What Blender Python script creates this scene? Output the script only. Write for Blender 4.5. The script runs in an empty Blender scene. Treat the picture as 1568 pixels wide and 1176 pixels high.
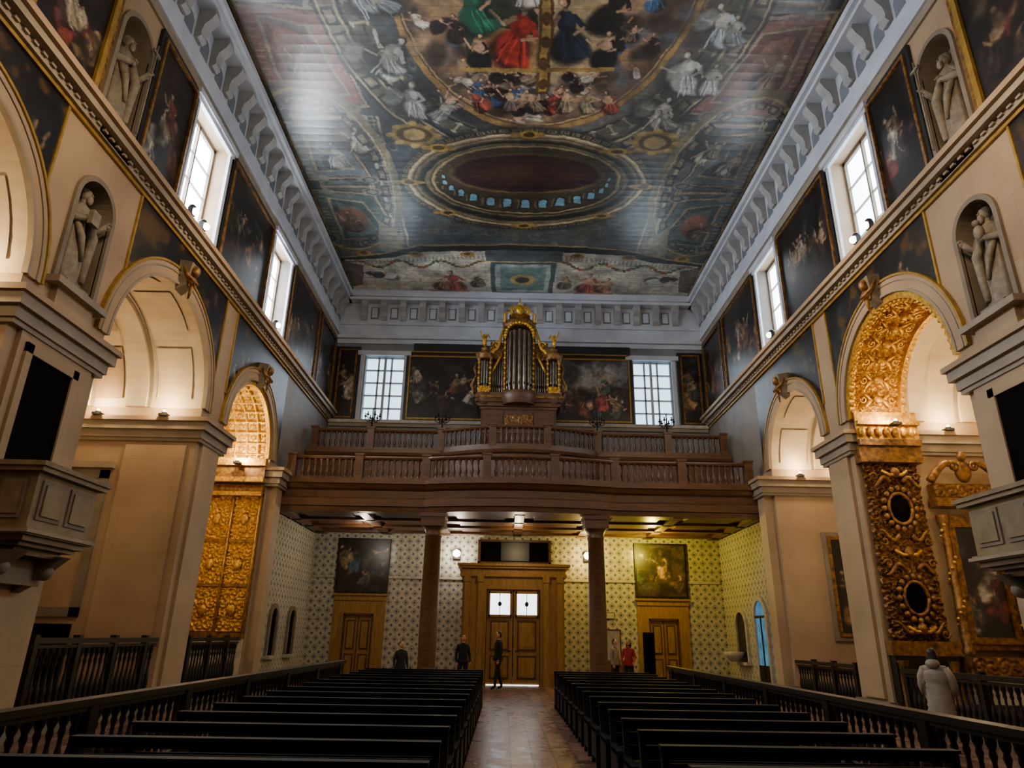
import bpy, math, random
import numpy as np
from mathutils import Matrix, Vector
SC=bpy.context.scene
# ------------------------------------------------------------------ helpers
def hexc(h):
    h=h.lstrip('#'); return np.array([(int(h[i:i+2],16)/255.0) for i in (0,2,4)])
def lin(c): return np.power(np.clip(c,0,1),2.2)
def L4(h): c=lin(hexc(h)); return (float(c[0]),float(c[1]),float(c[2]),1.0)
class NT:
    def __init__(s,name):
        s.m=bpy.data.materials.new(name); s.m.use_nodes=True; s.t=s.m.node_tree; s.n=s.t.nodes
        s.b=s.n['Principled BSDF']
    def node(s,typ,**kw):
        n=s.n.new(typ)
        for k,v in kw.items(): setattr(n,k,v)
        return n
    def link(s,a,b): s.t.links.new(a,b)
    def math(s,op,a,b=None,c=None):
        n=s.node('ShaderNodeMath',operation=op)
        for i,x in enumerate((a,b,c)):
            if x is None: continue
            if hasattr(x,'type') and hasattr(x,'links'): s.link(x,n.inputs[i])
            else: n.inputs[i].default_value=x
        return n.outputs[0]
    def mix(s,f,a,b,mode='MIX'):
        n=s.node('ShaderNodeMix',data_type='RGBA',blend_type=mode)
        for i,x in ((0,f),(6,a),(7,b)):
            if hasattr(x,'links'): s.link(x,n.inputs[i])
            else: n.inputs[i].default_value=x
        return n.outputs[2]
def wallvec(t):
    tc=t.node('ShaderNodeTexCoord'); sp=t.node('ShaderNodeSeparateXYZ'); t.link(tc.outputs['Object'],sp.inputs[0])
    u=t.math('ADD',sp.outputs[0],sp.outputs[1]); cb=t.node('ShaderNodeCombineXYZ'); t.link(u,cb.inputs[0]); t.link(sp.outputs[2],cb.inputs[1])
    return cb.outputs[0],u,sp.outputs[2],tc
def pm(name,c1,c2=None,scale=4,rough=.6,metal=0,bump=0,bscale=None,stretch=None,blocks=None,spec=None):
    t=NT(name); b=t.b
    b.inputs['Roughness'].default_value=rough; b.inputs['Metallic'].default_value=metal
    b.inputs['Base Color'].default_value=L4(c1)
    if spec is not None: b.inputs['Specular IOR Level'].default_value=spec
    tc=t.node('ShaderNodeTexCoord'); vec=tc.outputs['Object']
    if stretch:
        mp=t.node('ShaderNodeMapping'); mp.inputs['Scale'].default_value=stretch; t.link(vec,mp.inputs[0]); vec=mp.outputs[0]
    col=None
    if c2:
        nz=t.node('ShaderNodeTexNoise'); nz.inputs['Scale'].default_value=scale; nz.inputs['Detail'].default_value=6; t.link(vec,nz.inputs['Vector'])
        rp=t.node('ShaderNodeValToRGB'); rp.color_ramp.elements[0].position=.32; rp.color_ramp.elements[1].position=.68
        rp.color_ramp.elements[0].color=L4(c1); rp.color_ramp.elements[1].color=L4(c2)
        t.link(nz.outputs['Fac'],rp.inputs[0]); col=rp.outputs[0]
    if blocks:
        v,u,z,_=wallvec(t); br=t.node('ShaderNodeTexBrick'); t.link(v,br.inputs['Vector'])
        br.inputs['Scale'].default_value=1; br.inputs['Brick Width'].default_value=blocks[0]; br.inputs['Row Height'].default_value=blocks[1]
        br.inputs['Mortar Size'].default_value=.005; br.inputs['Color1'].default_value=(1,1,1,1); br.inputs['Color2'].default_value=(.93,.92,.91,1); br.inputs['Mortar'].default_value=(.78,.75,.72,1)
        col=t.mix(1.0,col if col is not None else L4(c1),br.outputs['Color'],'MULTIPLY')
    if col is not None: t.link(col,b.inputs['Base Color'])
    if bump:
        n2=t.node('ShaderNodeTexNoise'); n2.inputs['Scale'].default_value=bscale or scale*6; n2.inputs['Detail'].default_value=4; t.link(vec,n2.inputs['Vector'])
        bp=t.node('ShaderNodeBump'); bp.inputs['Strength'].default_value=bump; bp.inputs['Distance'].default_value=.03; t.link(n2.outputs['Fac'],bp.inputs['Height']); t.link(bp.outputs[0],b.inputs['Normal'])
    return t.m
STONE=pm('cream_limestone','#8e765a','#a3896a',.8,.65,bump=.06,blocks=(2.2,1.1))
STONED=pm('grey_stone_trim','#665a4a','#786c5a',2,.65,bump=.1)
PLAST=pm('pale_vault_plaster','#b3a084','#c6b496',1.5,.75)
FRIEZE=pm('white_blue_frieze','#a8aeb8','#bcc1c8',1.5,.6)
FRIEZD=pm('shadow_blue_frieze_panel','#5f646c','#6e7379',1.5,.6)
CONS=pm('pale_console_paint','#8a8a8a','#9c9b99',3,.55)
CORN=pm('painted_cornice','#7d705d','#90826d',2,.55)
GOLD=pm('gilded_wood','#94681a','#e0ac36',13,.33,.5,bump=.35,bscale=45)
GOLDD=pm('aged_gilding','#432c14','#94682a',9,.42,.35,bump=.3,bscale=40)
GLINE=pm('gold_leaf_line','#86662a','#a4843a',6,.45,.4)
WOOD=pm('gallery_brown_wood','#40281a','#5a3c26',3,.4,bump=.1,stretch=(1,1,6))
WOODH=pm('gallery_board_wood','#4a3220','#64462c',3,.42,bump=.08,stretch=(.6,4,6))
WOODL=pm('honey_door_wood','#805c28','#9c763a',3,.42,bump=.08,stretch=(5,5,.7))
PEWM=pm('dark_pew_wood','#0a0706','#110b09',5,.6,bump=.05,stretch=(.5,4,4),spec=.18)
DARK=pm('dark_rail_wood','#0e0b09','#1a1410',6,.38)
BLACK=pm('black_and_recess_shade','#090706','#100c0a',2,.9,spec=.08)
MARB=pm('white_marble','#958d7e','#b4ab9a',5,.35)
STAT=pm('statue_stone','#665d4e','#837763',9,.65,bump=.2)
METAL=pm('organ_pipe_tin','#5f584c','#857c6a',5,.32,.85)
IRON=pm('wrought_iron','#0e0c0b','#1c1815',8,.5,.6)
PULP=pm('pulpit_pale_stone','#68593f','#7e6e52',4,.5,bump=.06)
DPANEL=pm('dark_blue_panel','#15171a','#1f2226',2,.45)
BLUEW=pm('blue_grey_upper_wall','#6c6e72','#7d7f82',1.5,.55)
GREYW=pm('greige_upper_wall','#645c52','#736a5e',1.5,.55)
def glow(name,c,s,var=.6,sc=1.2):
    t=NT(name); e=t.node('ShaderNodeEmission'); 
    nz=t.node('ShaderNodeTexNoise'); nz.inputs['Scale'].default_value=sc
    tc=t.node('ShaderNodeTexCoord'); t.link(tc.outputs['Object'],nz.inputs['Vector'])
    e.inputs[0].default_value=L4(c); 
    st=t.math('MULTIPLY_ADD',nz.outputs['Fac'],s*var,s*(1-var/2)); t.link(st,e.inputs[1])
    t.link(e.outputs[0],t.n['Material Output'].inputs[0]); return t.m
WGLASSL=glow('sunlit_window_glass','#e4efff',36)
WGLASSR=glow('daylit_window_glass','#dcebff',14)
RGLASS=glow('rear_window_glass','#bfe0f4',3.2,.3)
DGLOW=glow('door_daylight_glow','#f0f6ff',4)
BULBW=glow('warm_bulb','#ffd9a0',60)
BULBC=glow('cool_bulb','#fff4e0',70)
def painted():
    t=NT('oil_paint'); at=t.node('ShaderNodeAttribute',attribute_name='Col')
    tc=t.node('ShaderNodeTexCoord'); nz=t.node('ShaderNodeTexNoise'); nz.inputs['Scale'].default_value=9; nz.inputs['Detail'].default_value=8
    t.link(tc.outputs['Object'],nz.inputs['Vector'])
    f=t.math('MULTIPLY_ADD',nz.outputs['Fac'],1.3,.35); cb=t.node('ShaderNodeCombineXYZ')
    for i in range(3): t.link(f,cb.inputs[i])
    t.link(t.mix(1.0,at.outputs['Color'],cb.outputs[0],'MULTIPLY'),t.b.inputs['Base Color'])
    t.b.inputs['Roughness'].default_value=.36; return t.m
PAINT=painted()
def ceilmat():
    t=NT('painted_ceiling_boards'); at=t.node('ShaderNodeAttribute',attribute_name='Col')
    tc=t.node('ShaderNodeTexCoord'); nz=t.node('ShaderNodeTexNoise'); nz.inputs['Scale'].default_value=5; nz.inputs['Detail'].default_value=10; nz.inputs['Roughness'].default_value=.75
    t.link(tc.outputs['Object'],nz.inputs['Vector'])
    sp=t.node('ShaderNodeSeparateXYZ'); t.link(tc.outputs['Object'],sp.inputs[0])
    fr=t.math('FRACT',t.math('DIVIDE',sp.outputs[1],.31)); d=t.math('ABSOLUTE',t.math('SUBTRACT',fr,.5))
    seam=t.math('GREATER_THAN',d,.47)
    f=t.math('MULTIPLY_ADD',nz.outputs['Fac'],1.8,.1)
    f=t.math('MULTIPLY',f,t.math('MULTIPLY_ADD',seam,-.3,1.0))
    cb=t.node('ShaderNodeCombineXYZ')
    for i in range(3): t.link(f,cb.inputs[i])
    t.link(t.mix(1.0,at.outputs['Color'],cb.outputs[0],'MULTIPLY'),t.b.inputs['Base Color'])
    t.b.inputs['Roughness'].default_value=.45; t.b.inputs['Specular IOR Level'].default_value=.5
    t.b.inputs['Coat Weight'].default_value=.75; t.b.inputs['Coat Roughness'].default_value=.27
    hgt=t.math('ADD',t.math('MULTIPLY',d,d),t.math('MULTIPLY',nz.outputs['Fac'],.15))
    bp=t.node('ShaderNodeBump'); bp.inputs['Strength'].default_value=.6; bp.inputs['Distance'].default_value=.02
    t.link(hgt,bp.inputs['Height']); t.link(bp.outputs[0],t.b.inputs['Normal']); t.link(bp.outputs[0],t.b.inputs['Coat Normal'])
    return t.m
CEILM=ceilmat()
def tilemat():
    t=NT('azulejo_diamond_tiles'); v,u,z,tc=wallvec(t)
    def cell(x,p): return t.math('ABSOLUTE',t.math('SUBTRACT',t.math('FRACT',t.math('DIVIDE',x,p)),.5))
    a=cell(u,.33); b=cell(z,.33); s=t.math('ADD',a,b)
    d1=t.math('LESS_THAN',s,.17); d2=t.math('LESS_THAN',t.math('ABSOLUTE',t.math('SUBTRACT',s,.32)),.045)
    d3=t.math('GREATER_THAN',s,.82)
    nz=t.node('ShaderNodeTexNoise'); nz.inputs['Scale'].default_value=1.2; t.link(tc.outputs['Object'],nz.inputs['Vector'])
    base=t.mix(nz.outputs['Fac'],L4('#9c9888'),L4('#bab29e'))
    c=t.mix(d1,base,L4('#454d58')); c=t.mix(d2,c,L4('#6a665a')); c=t.mix(d3,c,L4('#565a60'))
    t.link(c,t.b.inputs['Base Color']); t.b.inputs['Roughness'].default_value=.28
    bp=t.node('ShaderNodeBump'); bp.inputs['Strength'].default_value=.3; bp.inputs['Distance'].default_value=.02
    t.link(s,bp.inputs['Height']); t.link(bp.outputs[0],t.b.inputs['Normal']); return t.m
TILE=tilemat()
def floormat():
    t=NT('worn_floor_boards'); tc=t.node('ShaderNodeTexCoord'); sp=t.node('ShaderNodeSeparateXYZ'); t.link(tc.outputs['Object'],sp.inputs[0])
    cv=t.node('ShaderNodeCombineXYZ'); t.link(sp.outputs[1],cv.inputs[0]); t.link(sp.outputs[0],cv.inputs[1])
    br=t.node('ShaderNodeTexBrick'); t.link(cv.outputs[0],br.inputs['Vector']); br.inputs['Scale'].default_value=1
    br.inputs['Brick Width'].default_value=1.7; br.inputs['Row Height'].default_value=.32; br.inputs['Mortar Size'].default_value=.012
    br.inputs['Color1'].default_value=L4('#573a30'); br.inputs['Color2'].default_value=L4('#7e5c4c'); br.inputs['Mortar'].default_value=L4('#1c110c')
    nz=t.node('ShaderNodeTexNoise'); nz.inputs['Scale'].default_value=3; nz.inputs['Detail'].default_value=6; t.link(tc.outputs['Object'],nz.inputs['Vector'])
    f=t.math('MULTIPLY_ADD',nz.outputs['Fac'],1.0,.4); cb=t.node('ShaderNodeCombineXYZ')
    for i in range(3): t.link(f,cb.inputs[i])
    t.link(t.mix(1.0,br.outputs['Color'],cb.outputs[0],'MULTIPLY'),t.b.inputs['Base Color'])
    t.link(t.math('MULTIPLY_ADD',nz.outputs['Fac'],.4,.1),t.b.inputs['Roughness']); return t.m
FLOOR=floormat()

class MB:
    def __init__(s):
        s.V=[];s.C=[];s.L=[];s.T=[];s.MI=[];s.S=[];s.n=0;s.mats=[];s.M=Matrix.Identity(4);s.hascol=False
    def add(s,v,f,mat,smooth=False,col=None):
        v=np.asarray(v,float).reshape(-1,3); A=np.array(s.M); v=v@A[:3,:3].T+A[:3,3]
        if mat not in s.mats: s.mats.append(mat)
        mi=s.mats.index(mat)
        if isinstance(f,np.ndarray):
            k,m=f.shape; s.L.append((f+s.n).ravel()); s.T.append(np.full(k,m))
        else:
            k=len(f); s.L.append(np.array([i for q in f for i in q])+s.n); s.T.append(np.array([len(q) for q in f]))
        s.MI.append(np.full(k,mi)); s.S.append(np.full(k,smooth)); s.V.append(v)
        if col is None: col=np.ones((len(v),3))*.5
        else: s.hascol=True
        s.C.append(col); s.n+=len(v)
    def box(s,x0,x1,y0,y1,z0,z1,mat):
        v=[(x0,y0,z0),(x1,y0,z0),(x1,y1,z0),(x0,y1,z0),(x0,y0,z1),(x1,y0,z1),(x1,y1,z1),(x0,y1,z1)]
        s.add(v,[(0,3,2,1),(4,5,6,7),(0,1,5,4),(1,2,6,5),(2,3,7,6),(3,0,4,7)],mat)
    def lathe(s,prof,c,mat,seg=12,sx=1,sy=1,fold=0,nf=7,ph=0,smooth=True):
        n=seg; an=np.array([2*math.pi*i/seg for i in range(n)]); V=[]
        for r,z in prof:
            rr=r*(1+fold*np.sin(nf*an+ph+z*1.5)); V.append(np.stack([c[0]+rr*np.cos(an)*sx,c[1]+rr*np.sin(an)*sy,np.full(n,c[2]+z)],1))
        V=np.concatenate(V); F=[]
        for j in range(len(prof)-1):
            for i in range(seg):
                i2=(i+1)%n; F.append((j*n+i,j*n+i2,(j+1)*n+i2,(j+1)*n+i))
        F=np.array(F); s.add(V,F,mat,smooth)
        s.add(V[:n],[tuple(range(n-1,-1,-1))],mat); s.add(V[-n:],[tuple(range(n))],mat)
    def ball(s,c,r,mat,seg=10,rings=7):
        rx,ry,rz=(r,r,r) if not hasattr(r,'__len__') else r
        prof=[(max(1e-3,math.sin(math.pi*i/rings)),-math.cos(math.pi*i/rings)*rz) for i in range(rings+1)]
        s.lathe([(p,z) for p,z in prof],c,mat,seg,rx,ry)
    def tube(s,pts,rad,mat,seg=8):
        pts=[Vector(p) for p in pts]; n=len(pts)
        if not hasattr(rad,'__len__'): rad=[rad]*n
        V=[];prev=None
        for i,p in enumerate(pts):
            t=(pts[min(i+1,n-1)]-pts[max(i-1,0)]).normalized()
            ref=Vector((0,0,1)) if abs(t.z)<.9 else Vector((1,0,0))
            a=t.cross(ref).normalized(); 
            if prev is not None and a.dot(prev)<0: a=-a
            prev=a; b=t.cross(a)
            for k in range(seg):
                an=2*math.pi*k/seg; V.append(p+(a*math.cos(an)+b*math.sin(an))*rad[i])
        F=[(j*seg+k,j*seg+(k+1)%seg,(j+1)*seg+(k+1)%seg,(j+1)*seg+k) for j in range(n-1) for k in range(seg)]
        F.append(tuple(range(seg-1,-1,-1))); F.append(tuple((n-1)*seg+k for k in range(seg)))
        s.add([tuple(v) for v in V],F,mat,True)
    def prism(s,poly,w0,w1,mat,plane='yz'):
        n=len(poly)
        def mp(a,b,w): return {'yz':(w,a,b),'xz':(a,w,b),'xy':(a,b,w)}[plane]
        V=[mp(a,b,w0) for a,b in poly]+[mp(a,b,w1) for a,b in poly]
        F=[(i,(i+1)%n,n+(i+1)%n,n+i) for i in range(n)]+[tuple(range(n-1,-1,-1)),tuple(range(n,2*n))]
        s.add(V,F,mat)
    def grid(s,P,mat,smooth=False,col=None):
        H,W=P.shape[:2]; idx=np.arange(H*W).reshape(H,W)
        F=np.stack([idx[:-1,:-1],idx[:-1,1:],idx[1:,1:],idx[1:,:-1]],-1).reshape(-1,4)
        s.add(P.reshape(-1,3),F,mat,smooth,None if col is None else col.reshape(-1,3))
    def sweep(s,path,prof,mat,smooth=False):
        pts=[Vector((x,y)) for x,y in path]; n=len(pts); m=len(prof); V=[]
        for i,p in enumerate(pts):
            t=(pts[min(i+1,n-1)]-pts[max(i-1,0)]).normalized(); nn=Vector((t.y,-t.x))
            for o,z in prof: q=p+nn*o; V.append((q.x,q.y,z))
        F=[(i*m+j,i*m+(j+1)%m,(i+1)*m+(j+1)%m,(i+1)*m+j) for i in range(n-1) for j in range(m)]
        F+= [tuple(range(m)),tuple((n-1)*m+j for j in range(m))]
        s.add(V,F,mat)
    def obj(s,name,loc=None):
        me=bpy.data.meshes.new(name); V=np.concatenate(s.V); L=np.concatenate(s.L).astype(np.int32); T=np.concatenate(s.T).astype(np.int32)
        o0=np.array(loc if loc is not None else (0,0,0),float); V=V-o0
        me.vertices.add(len(V)); me.vertices.foreach_set('co',V.astype(np.float32).ravel())
        me.loops.add(len(L)); me.loops.foreach_set('vertex_index',L)
        me.polygons.add(len(T)); st=np.concatenate([[0],np.cumsum(T)[:-1]]).astype(np.int32)
        me.polygons.foreach_set('loop_start',st); me.polygons.foreach_set('loop_total',T)
        me.polygons.foreach_set('material_index',np.concatenate(s.MI).astype(np.int32))
        me.update(calc_edges=True)
        me.polygons.foreach_set('use_smooth',np.concatenate(s.S).astype(bool))
        if s.hascol:
            ca=me.color_attributes.new('Col','FLOAT_COLOR','POINT'); C=np.concatenate(s.C); C=np.concatenate([lin(C),np.ones((len(C),1))],1)
            ca.data.foreach_set('color',C.astype(np.float32).ravel())
        for m in s.mats: me.materials.append(m)
        me.validate(); ob=bpy.data.objects.new(name,me); ob.location=o0; SC.collection.objects.link(ob); return ob
def inst(ob,loc,rz=0,name=None):
    o=bpy.data.objects.new(name or ob.name.split('.')[0],ob.data); o.location=loc; o.rotation_euler=(0,0,rz); SC.collection.objects.link(o); return o
def frame_side(sg): return Matrix(((0,sg,0,sg*8.0),(1,0,0,0),(0,0,1,0),(0,0,0,1)))
RW=27.5
FR=Matrix(((1,0,0,0),(0,1,0,RW),(0,0,1,0),(0,0,0,1)))
# ------------------------------------------------------------------ painting canvas
def vnoise(H,W,cells,rng):
    ch=max(2,int(cells*H/max(H,W))+2); cw=max(2,int(cells*W/max(H,W))+2)
    g=rng.rand(ch+1,cw+1); y=np.linspace(0,ch-1e-3,H); x=np.linspace(0,cw-1e-3,W)
    yi=y.astype(int);xi=x.astype(int); fy=(y-yi);fx=(x-xi); fy=(fy*fy*(3-2*fy))[:,None];fx=(fx*fx*(3-2*fx))[None,:]
    a=g[np.ix_(yi,xi)];b=g[np.ix_(yi,xi+1)];c=g[np.ix_(yi+1,xi)];d=g[np.ix_(yi+1,xi+1)]
    return (a*(1-fx)+b*fx)*(1-fy)+(c*(1-fx)+d*fx)*fy
def fbm(H,W,cells,rng,o=4):
    r=0;a=1;t=0
    for i in range(o): r=r+a*vnoise(H,W,cells*2**i,rng); t+=a; a*=.55
    return r/t
class Canvas:
    def __init__(s,x0,x1,y0,y1,ppm,base):
        s.W=int((x1-x0)*ppm)+1; s.H=int((y1-y0)*ppm)+1; s.x0,s.x1,s.y0,s.y1=x0,x1,y0,y1
        s.xs=np.linspace(x0,x1,s.W); s.ys=np.linspace(y0,y1,s.H); s.px=(x1-x0)/(s.W-1)
        s.a=np.ones((s.H,s.W,3))*hexc(base)
    def win(s,xa,xb,ya,yb):
        i0=max(0,int((xa-s.x0)/s.px)-1); i1=min(s.W,int((xb-s.x0)/s.px)+3); j0=max(0,int((ya-s.y0)/s.px)-1); j1=min(s.H,int((yb-s.y0)/s.px)+3)
        if i1<=i0 or j1<=j0: return None
        return slice(j0,j1),slice(i0,i1),s.xs[None,i0:i1],s.ys[j0:j1,None]
    def put(s,w,m,col,al=1):
        c=hexc(col) if isinstance(col,str) else np.asarray(col); m=(np.clip(m,0,1)*al)[...,None]; v=s.a[w[0],w[1]]; s.a[w[0],w[1]]=v*(1-m)+c*m
    def ell(s,cx,cy,rx,ry,col,rot=0,al=1,soft=None):
        r=max(rx,ry)*1.15; w=s.win(cx-r,cx+r,cy-r,cy+r)
        if w is None: return
        X=w[2]-cx;Y=w[3]-cy; c,q=math.cos(rot),math.sin(rot); a=(X*c+Y*q)/rx;b=(-X*q+Y*c)/ry
        d=np.sqrt(a*a+b*b); so=soft or max(.08,s.px/min(rx,ry)); s.put(w,(1-d)/so+.5,col,al)
    def ring(s,cx,cy,rx,ry,th,col,al=1):
        w=s.win(cx-rx-th,cx+rx+th,cy-ry-th,cy+ry+th)
        if w is None: return
        d=np.sqrt(((w[2]-cx)/rx)**2+((w[3]-cy)/ry)**2); s.put(w,(th/2-np.abs(d-1)*min(rx,ry))/s.px+.5,col,al)
    def line(s,xa,ya,xb,yb,th,col,al=1):
        w=s.win(min(xa,xb)-th,max(xa,xb)+th,min(ya,yb)-th,max(ya,yb)+th)
        if w is None: return
        dx,dy=xb-xa,yb-ya; L=dx*dx+dy*dy+1e-9; t=np.clip(((w[2]-xa)*dx+(w[3]-ya)*dy)/L,0,1)
        d=np.hypot(w[2]-xa-t*dx,w[3]-ya-t*dy); s.put(w,(th/2-d)/s.px+.5,col,al)
    def rect(s,xa,xb,ya,yb,col,al=1):
        w=s.win(xa,xb,ya,yb)
        if w is None: return
        m=np.minimum(np.minimum(w[2]-xa,xb-w[2]),np.minimum(w[3]-ya,yb-w[3]))/s.px+.5; s.put(w,m,col,al)
    def poly(s,pts,col,al=1):
        xs=[p[0] for p in pts];ys=[p[1] for p in pts]; w=s.win(min(xs),max(xs),min(ys),max(ys))
        if w is None: return
        X=w[2]+0*w[3];Y=w[3]+0*w[2]; ins=np.zeros(X.shape,bool)
        for i in range(len(pts)):
            xa,ya=pts[i];xb,yb=pts[i-1]
            if ya==yb: continue
            ins^=((ya>Y)!=(yb>Y))&(X<(xb-xa)*(Y-ya)/(yb-ya)+xa)
        s.put(w,ins.astype(float),col,al)
    def noise(s,cells,rng,amt):
        n=fbm(s.H,s.W,cells,rng); s.a*= (1+amt*(n-.5)*2)[...,None]
    def mixn(s,cells,rng,col,lo=.45,hi=.7,al=1):
        n=fbm(s.H,s.W,cells,rng); m=np.clip((n-lo)/(hi-lo),0,1)[...,None]*al; s.a=s.a*(1-m)+hexc(col)*m
    def warp(s,amp,cells,rng):
        dx=(fbm(s.H,s.W,cells,rng,3)-.5)*2*amp/s.px; dy=(fbm(s.H,s.W,cells,rng,3)-.5)*2*amp/s.px
        J=np.clip(np.arange(s.H)[:,None]+dy,0,s.H-1).astype(int); I=np.clip(np.arange(s.W)[None,:]+dx,0,s.W-1).astype(int); s.a=s.a[J,I]
    def tone(s,sat,tint,al,gain):
        g=s.a.mean(-1,keepdims=True); s.a=g+(s.a-g)*sat; s.a=s.a*(1-al)+hexc(tint)*al; s.a=np.clip(s.a*gain,0,1)
ROBES=['#7c2f26','#2e4356','#5f4e2e','#a8987c','#6a382a','#313f35','#8a6536','#b8ac96','#4a2f34','#3a2c24','#2c2620']
def shade(c,f): return np.clip((hexc(c) if isinstance(c,str) else c)*f,0,1)
def fig(c,x,y,h,robe,rng,ang=0,skin='#c79a74',flip=1):
    ca,sa=math.cos(ang),math.sin(ang)
    def P(a,b): a*=flip; return (x+(a*ca-b*sa)*h, y+(a*sa+b*ca)*h)
    k=rng.rand()
    c.ell(*P(.03,.22),.26*h,.27*h,shade(robe,.35),ang+.2*flip,.9,soft=.35)
    c.ell(*P(-.02+.05*rng.randn(),.26),.18*h,.26*h,robe,ang-.15*flip+rng.randn()*.3,soft=.3)
    c.ell(*P(-.12,.14),.14*h,.1*h,shade(robe,1.25),ang+.5,.8,soft=.4)
    for i in range(5):
        a=-.15+.07*i; c.line(*P(a*.5,.45),*P(a*1.3+.08*rng.randn(),.03),.022*h,shade(robe,.45 if i%2 else 1.6),.75)
    c.ell(*P(.01,.6),.12*h,.17*h,shade(robe,.85) if k<.6 else skin,ang,soft=.2)
    c.ell(*P(-.04,.63),.07*h,.11*h,shade(robe,1.35) if k<.6 else shade(skin,1.15),ang,.7,soft=.4)
    e=P(.2,.5+.15*rng.rand()); c.line(*P(.09,.68),*e,.065*h,shade(skin,.7)); c.line(*e,*P(.3+.1*rng.rand(),.62+.25*rng.rand()),.05*h,skin)
    c.line(*P(-.1,.68),*P(-.2,.5),.07*h,shade(robe,1.1)); c.line(*P(-.2,.5),*P(-.06,.42),.045*h,skin)
    hx=.04*rng.randn()
    c.ell(*P(hx*.5,.79),.03*h,.05*h,shade(skin,.7),ang)
    c.ell(*P(hx,.87),.064*h,.072*h,shade(['#2a1a12','#4b331d','#6c6557'][rng.randint(3)],1),ang)
    c.ell(*P(hx+.015,.86),.043*h,.056*h,skin,ang,soft=.3); c.ell(*P(hx+.03,.87),.018*h,.026*h,shade(skin,1.2),ang)
def make_painting(w,h,rng,kind=0,ppm=30,bg='#1a1613'):
    c=Canvas(0,w,0,h,ppm,bg); c.mixn(4,rng,'#2b241d',.4,.7,.8); c.mixn(3,rng,['#4a4436','#39424a','#4c3a2a'][rng.randint(3)],.5,.75,.8)
    if kind==1: c.ell(w*.5,h*.75,w*.3,h*.25,'#6b5836',al=.6,soft=.8)
    if kind==4:
        c.rect(0,w,h*.55,h,'#4a5258',.8); c.ell(w*.55,h*.7,w*.35,h*.22,'#8a8478',al=.7,soft=.9); c.ell(w*.2,h*.75,w*.2,h*.2,'#2a2a26',al=.9,soft=.5)
    c.rect(0,w,0,h*.12,'#2a2018',.7)
    n=min(max(3,int(w*h*1.2)),14)
    for i in range(n):
        hh=h*(.3+.22*rng.rand()) if h<2.5 else .85+.5*rng.rand()
        if kind==3: hh=h*(.5+.2*rng.rand())
        fx=w*(.1+.8*(i+.5*rng.rand())/n); fy=h*(.04+.4*rng.rand())
        fig(c,fx,fy,hh,ROBES[rng.randint(len(ROBES))],rng,rng.randn()*.4,flip=rng.choice([-1,1]),skin=['#a8805c','#94704e','#b8946c'][rng.randint(3)])
    c.warp(.1,10,rng); c.mixn(4,rng,'#14110f',.48,.68,.75); c.noise(14,rng,.3); c.tone(.75,'#241d17',.18,.9); return c
def oil_painting(mb,u0,u1,z0,z1,seed,kind=0,frame=GLINE,fw=.09,w=-.035,bg='#1a1613',bright=1.0,outer=None):
    rng=np.random.RandomState(seed); c=make_painting(u1-u0,z1-z0,rng,kind,bg=bg)
    U=c.xs[None,:]+u0+0*c.ys[:,None]; Z=c.ys[:,None]+z0+0*c.xs[None,:]; P=np.stack([U,np.full(U.shape,w-.03),Z],-1)
    mb.grid(P,PAINT,col=np.clip(c.a*bright,0,1))
    for (a,b,cc,d) in ((u0-fw,u1+fw,z0-fw,z0),(u0-fw,u1+fw,z1,z1+fw),(u0-fw,u0,z0,z1),(u1,u1+fw,z0,z1)):
        mb.box(a,b,w-.09,w+.03,cc,d,frame)
    if outer:
        f2=fw+.12
        for (a,b,cc,d) in ((u0-f2,u1+f2,z0-f2,z0-fw),(u0-f2,u1+f2,z1+fw,z1+f2),(u0-f2,u0-fw,z0-fw,z1+fw),(u1+fw,u1+f2,z0-fw,z1+fw)):
            mb.box(a,b,w-.05,w+.03,cc,d,outer)
# ------------------------------------------------------------------ architecture helpers
def arc(c,zs,r,n=24): return [(c-r*math.cos(math.pi*i/n),zs+r*math.sin(math.pi*i/n)) for i in range(n+1)]
def arch_wall(mb,ua,ub,z0,z1,o0,o1,sill,spring,depth,mat,mat_in,back=None,n=24):
    c=(o0+o1)/2;r=(o1-o0)/2; p=arc(c,spring,r,n)
    def q(a,m=mat): mb.add(a,[(0,1,2,3)],m)
    if o0>ua: q([(ua,0,z0),(o0,0,z0),(o0,0,z1),(ua,0,z1)])
    if ub>o1: q([(o1,0,z0),(ub,0,z0),(ub,0,z1),(o1,0,z1)])
    if sill>z0: q([(o0,0,z0),(o1,0,z0),(o1,0,sill),(o0,0,sill)]); q([(o0,0,sill),(o1,0,sill),(o1,depth,sill),(o0,depth,sill)])
    for i in range(n):
        q([(p[i][0],0,p[i][1]),(p[i+1][0],0,p[i+1][1]),(p[i+1][0],0,z1),(p[i][0],0,z1)])
        mb.add([(p[i][0],0,p[i][1]),(p[i+1][0],0,p[i+1][1]),(p[i+1][0],depth,p[i+1][1]),(p[i][0],depth,p[i][1])],[(0,1,2,3)],mat_in)
    for o in (o0,o1):
        if spring>sill: q([(o,0,sill),(o,depth,sill),(o,depth,spring),(o,0,spring)],mat_in)
    if back: mb.add([(o0,depth,sill)]+[(a,depth,b) for a,b in p]+[(o1,depth,sill)],[tuple(range(len(p)+2))],back)
def archivolt(mb,c,zs,r0,r1,w0,w1,mat,n=32):
    V=[];F=[]
    for i in range(n+1):
        a=math.pi*i/n; 
        for r,w in ((r0,w1),(r0,w0),(r1,w0),(r1,w1)): V.append((c-r*math.cos(a),w,zs+r*math.sin(a)))
    for i in range(n):
        for k in range(4): F.append((i*4+k,i*4+(k+1)%4,(i+1)*4+(k+1)%4,(i+1)*4+k))
    F+=[(0,1,2,3),tuple(n*4+k for k in range(4))]; mb.add(V,F,mat)
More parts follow.
